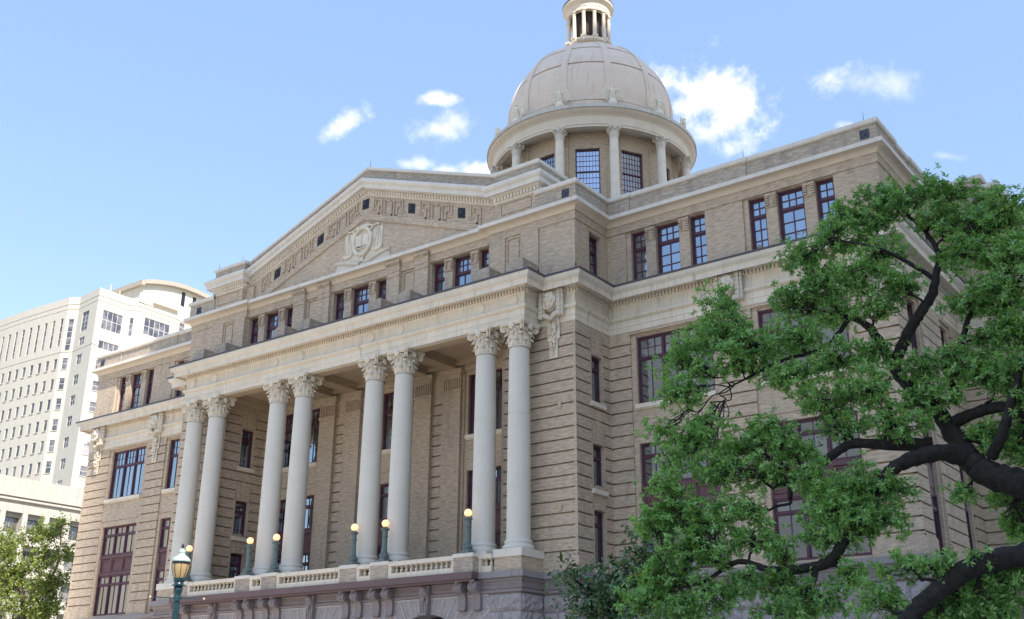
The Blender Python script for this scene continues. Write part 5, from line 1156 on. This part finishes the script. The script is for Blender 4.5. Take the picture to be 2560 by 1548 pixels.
OAK = empty('live_oak', tuple(base)); tag(OAK, 'spreading live oak with dark twisting limbs in front of the right wing', 'tree', 'oak trees by the courthouse')
limbs = [
 ([(base.x, base.y, 0), tuple(Vector((base.x, base.y, 2.2))), px(2780, 1330, 24.0), px(2660, 1240, 24.0), px(2560, 1215, 24.2), px(2473, 1187, 24.4), px(2426, 1150, 24.6), px(2388, 1094, 24.8), px(2352, 1040, 25.0), px(2290, 985, 25.3), px(2235, 920, 25.6), px(2190, 840, 25.8), px(2150, 802, 26), px(2100, 790, 26.3)], [.48, .42, .36, .30, .285, .27, .25, .215, .18, .15, .13, .11, .08, .05]),
 ([px(2235, 920, 25.6), px(2262, 850, 25.4), px(2290, 800, 25.3), px(2328, 739, 25.3), px(2341, 686, 25.4), px(2346, 634, 25.6), px(2310, 575, 25.8), px(2270, 540, 26)], [.13, .13, .12, .11, .085, .07, .05, .03]),
 ([px(2341, 700, 25.4), px(2240, 640, 25.2), px(2160, 612, 25.2), px(2080, 600, 25.4)], [.06, .045, .035, .02]),
 ([px(2426, 1150, 24.6), px(2356, 1132, 24.2), px(2262, 1155, 23.9), px(2215, 1190, 23.6), px(2190, 1240, 23.4), px(2180, 1310, 23.2)], [.24, .18, .15, .12, .09, .06]),
 ([px(2330, 1110, 24.4), px(2215, 1112, 24.2), px(2121, 1112, 24.2), px(2040, 1170, 24), px(1985, 1190, 23.9), px(1975, 1250, 23.9)], [.15, .12, .10, .10, .08, .05]),
 ([px(2388, 1056, 24.8), px(2449, 1028, 24.6), px(2520, 1020, 24.4), px(2600, 1050, 24.3)], [.14, .12, .12, .12]),
 ([px(2480, 1140, 24.3), px(2500, 1100, 24.1), px(2520, 1040, 24.0), px(2540, 960, 23.9), px(2560, 900, 24)], [.12, .11, .10, .08, .06]),
 ([px(2400, 1000, 25.4), px(2360, 905, 25.2), px(2400, 870, 25.1), px(2420, 800, 25.2), px(2450, 740, 25.4)], [.08, .08, .075, .06, .04]),
 ([tuple(Vector((base.x, base.y, 1.8))), px(2760, 1400, 23.2), px(2640, 1372, 22.6), px(2540, 1392, 22.2), px(2449, 1410, 22.0), px(2380, 1450, 21.8), px(2310, 1505, 21.6), px(2260, 1560, 21.5)], [.34, .30, .24, .20, .19, .18, .16, .13]),
 ([px(2180, 1310, 23.2), px(2112, 1351, 23.0), px(2084, 1398, 23.0), px(2037, 1417, 23.1), px(1934, 1426, 23.2), px(1845, 1405, 23.4), px(1761, 1454, 23.5), px(1700, 1470, 23.6)], [.07, .11, .12, .10, .075, .055, .035, .02]),
 ([px(2040, 1415, 23.1), px(2030, 1460, 23), px(1985, 1500, 23), px(1975, 1560, 23)], [.07, .06, .05, .03]),
 ([px(2215, 1112, 24.2), px(2225, 1020, 24.4), px(2205, 960, 24.6)], [.07, .06, .04]),
 ([px(2120, 800, 26), px(2060, 870, 25.6), px(1960, 900, 25.3), px(1840, 960, 25.2)], [.06, .05, .04, .02])]
B = [ # px, py, rx, ry, distance, weight
 (1720,905,95,80,25.5,1.3),(1800,820,95,75,25.7,1.4),(1890,860,100,80,25.3,1.4),(1690,990,70,45,25.3,.8),(1790,760,60,45,26,.7),(1840,900,80,70,25,1.1),
 (1990,760,85,65,26,1.2),(2060,700,90,65,26,1.3),(2000,650,60,45,26,.8),(2090,605,85,60,25.9,1.2),(2180,560,80,60,25.8,1.2),(2120,530,60,40,26.1,.7),(2200,490,55,38,26,.8),(2260,500,70,45,25.8,1.0),
 (2330,470,55,30,25.9,.7),(2390,480,60,32,26.2,.7),(2360,545,80,55,25.6,1.2),(2450,560,80,60,25.5,1.2),(2530,540,60,75,25,1.3),(2470,490,45,28,26,.4),(2420,640,90,60,25.3,1.2),(2520,650,80,65,25,1.2),(2200,640,80,45,25.5,.8),(2150,705,75,50,25.3,1.0),(2190,770,60,40,25.2,.7),(2245,715,55,45,25.0,.8),
 (1990,840,90,60,25.5,1.1),(2080,780,80,50,26.2,.8),(2100,900,90,70,25,1.2),(1990,940,90,60,25,1.1),(2070,1000,90,60,24.6,1.1),(2170,980,90,60,24.4,1.0),(2180,880,60,45,25.4,.6),
 (1760,1090,80,55,24.8,1.0),(1850,1110,90,55,24.6,1.1),(1700,1150,60,50,24.6,.8),(1930,1080,80,50,24.5,.9),(1780,1180,80,50,24.2,.9),(1890,1190,80,55,24.1,1.0),(1660,1085,45,30,25,.4),
 (1990,1130,70,50,24.1,.8),(2110,1060,80,45,24.3,.8),(2250,1060,80,50,24.2,.9),(2330,1000,80,55,24.6,1.0),(2300,920,75,50,25,.8),(2400,920,80,60,24.7,1.1),(2480,850,70,50,24.8,.8),(2530,930,50,70,24.2,1.1),(2430,760,70,50,25.2,.8),(2510,770,60,50,25,.7),
 (1690,1270,60,50,24,.8),(1760,1300,70,60,23.8,.9),(1850,1280,70,50,23.7,.8),(1640,1310,45,50,24.2,.9),(1690,1440,50,40,23.9,.8),(1635,1440,45,45,24.1,.8),(1610,1510,55,45,24.1,.9),(1700,1530,60,45,23.8,.9),(1660,1215,45,40,24.3,.6),(1700,1370,60,45,23.8,.7),(1790,1390,70,40,23.6,.7),(1890,1340,60,45,23.5,.6),(1960,1380,50,40,23.3,.45),
 (2080,1270,80,70,23.3,1.7),(2150,1220,70,55,23.4,1.2),(2030,1200,60,45,23.7,.8),(2160,1310,75,50,23.1,1.1),(2240,1230,50,50,23.6,.5),(2250,1310,40,35,23.4,.35),(2070,1340,60,35,23.1,.7),
 (1960,1460,70,40,23.1,.6),(1860,1470,70,40,23.3,.6),(1770,1500,70,45,23.4,.7),(2050,1500,80,45,22.9,.8),(1960,1530,80,40,23,.7),(2130,1450,60,35,22.8,.4),
 (2200,1510,60,40,22,.7),(2330,1420,55,25,21.8,.4),(2400,1500,70,50,22.6,1.2),(2480,1470,70,50,22.8,1.2),(2540,1430,50,50,22.9,1.1),(2350,1550,80,40,22.5,1.1),(2470,1545,80,40,22.5,1.2),(2240,1420,45,22,22,.25),
 (2540,1250,45,60,25.5,1.2),(2480,1090,55,40,24.8,.8),(2550,1120,50,50,24.9,1.0),(2400,1240,40,22,24.9,.25),(2555,1010,40,50,24.6,.9),(2500,720,60,60,24.6,1.0),(2545,830,50,60,24.5,1.0),(2470,930,50,45,24.6,.8),(2545,620,50,60,24.6,.9),(2560,1330,40,40,25.6,.7),(2440,1400,30,16,22,.15),(2620,700,80,200,24.5,2.2),(2620,1000,60,120,24,1.5),(2640,1400,80,120,23,1.6),(2600,1180,50,50,24.6,.5)]
random.seed(21)
n_oak = build_tree(OAK, limbs, [blob(*b) for b in B], oak_leaf, M['twig'], M['bark'], 14, .118, .0175, sub=28, ros=5, spread=.22, tight=True, twig_r=1.3)
# dark magnolia below the oak
mag_leaf = leaf_mat('magnolia_leaf', (.06,.14,.055), (.13,.23,.085), (.11,.14,.055), trans=.15, rough=.24, old=(.42,.27,.09))
mb = at(1530, 1548, 28.0); mb.z = .1
MAG = empty('magnolia', tuple(mb)); tag(MAG, 'dark glossy magnolia with drooping broad leaves below the oak', 'tree')
def mblob(*a): return blob(*a)
random.seed(5)
build_tree(MAG, [([(mb.x, mb.y, 0), (mb.x, mb.y, 2.5), px(1530, 1500, 28), px(1545, 1420, 28.2)], [.16, .13, .09, .03]), ([px(1530, 1500, 28), px(1450, 1460, 27.8), px(1425, 1425, 27.8)], [.05, .035, .012]), ([px(1535, 1480, 28), px(1600, 1440, 28.3), px(1640, 1400, 28.4)], [.05, .035, .02])],
 [mblob(*b) for b in [(1430,1445,22,26,27.8,.4),(1470,1490,45,40,27.6,.9),(1540,1470,50,50,27.8,1.0),(1590,1420,40,45,28.2,.8),(1580,1380,22,30,28.4,.4),(1520,1530,70,30,27.6,1.0),(1630,1500,60,50,27.9,1.0),(1450,1545,35,20,27.6,.5),(1640,1430,40,50,28.3,.8),(1700,1530,60,40,27.9,.8),(1570,1600,120,50,27.8,1.4)]],
 mag_leaf, M['twig'], M['bark'], 7, .15, .034, sub=11, ros=7, spread=.5)
# sunlit tree at the left, beyond the courthouse
sun_leaf = leaf_mat('street_tree_leaf', (.17,.235,.05), (.27,.33,.08), (.12,.18,.04), trans=.4, rough=.5)
lt = at(70, 1548, 112); lt.z = .1
LT = empty('street_tree', tuple(lt)); tag(LT, 'sunlit yellow green street tree in front of the low cream block', 'tree')
random.seed(9)
lim = [([(lt.x, lt.y, 0), (lt.x, lt.y, 3), px(60, 1530, 112), px(50, 1450, 112), px(90, 1400, 112)], [.4, .34, .28, .2, .08]), ([px(60, 1520, 112), px(130, 1440, 111), px(150, 1390, 111)], [.2, .13, .05]), ([px(55, 1470, 112), px(10, 1400, 112)], [.16, .06])]
build_tree(LT, lim, [blob(*b) for b in [(20,1370,35,30,112,.8),(70,1340,35,25,113,.6),(120,1330,30,30,111,.6),(150,1310,18,22,111,.35),(165,1390,20,40,111,.6),(110,1400,40,40,111,1.0),(40,1430,50,40,112,1.1),(10,1480,50,50,112,1.1),(90,1470,50,45,111,1.1),(150,1460,35,45,111,.9),(50,1530,70,40,111,1.2),(130,1530,50,40,110,1.1),(-30,1420,40,60,112,.9),(0,1340,30,18,113,.4)]],
 sun_leaf, M['bark_pale'], M['bark_pale'], 8, .26, .07, sub=11, ros=13, spread=.9, twig_r=3)
for i, (dx, dy, lb) in enumerate(((-60, -17, 'green street tree across the road, seen only reflected in the left windows'), (-73, -27, 'second green street tree across the road, farther left, seen only reflected'))):
    t = dup(LT); t.location = (dx, dy, .1); t.scale = (1.25, 1.25, 1.15); tag(t, lb, 'tree')
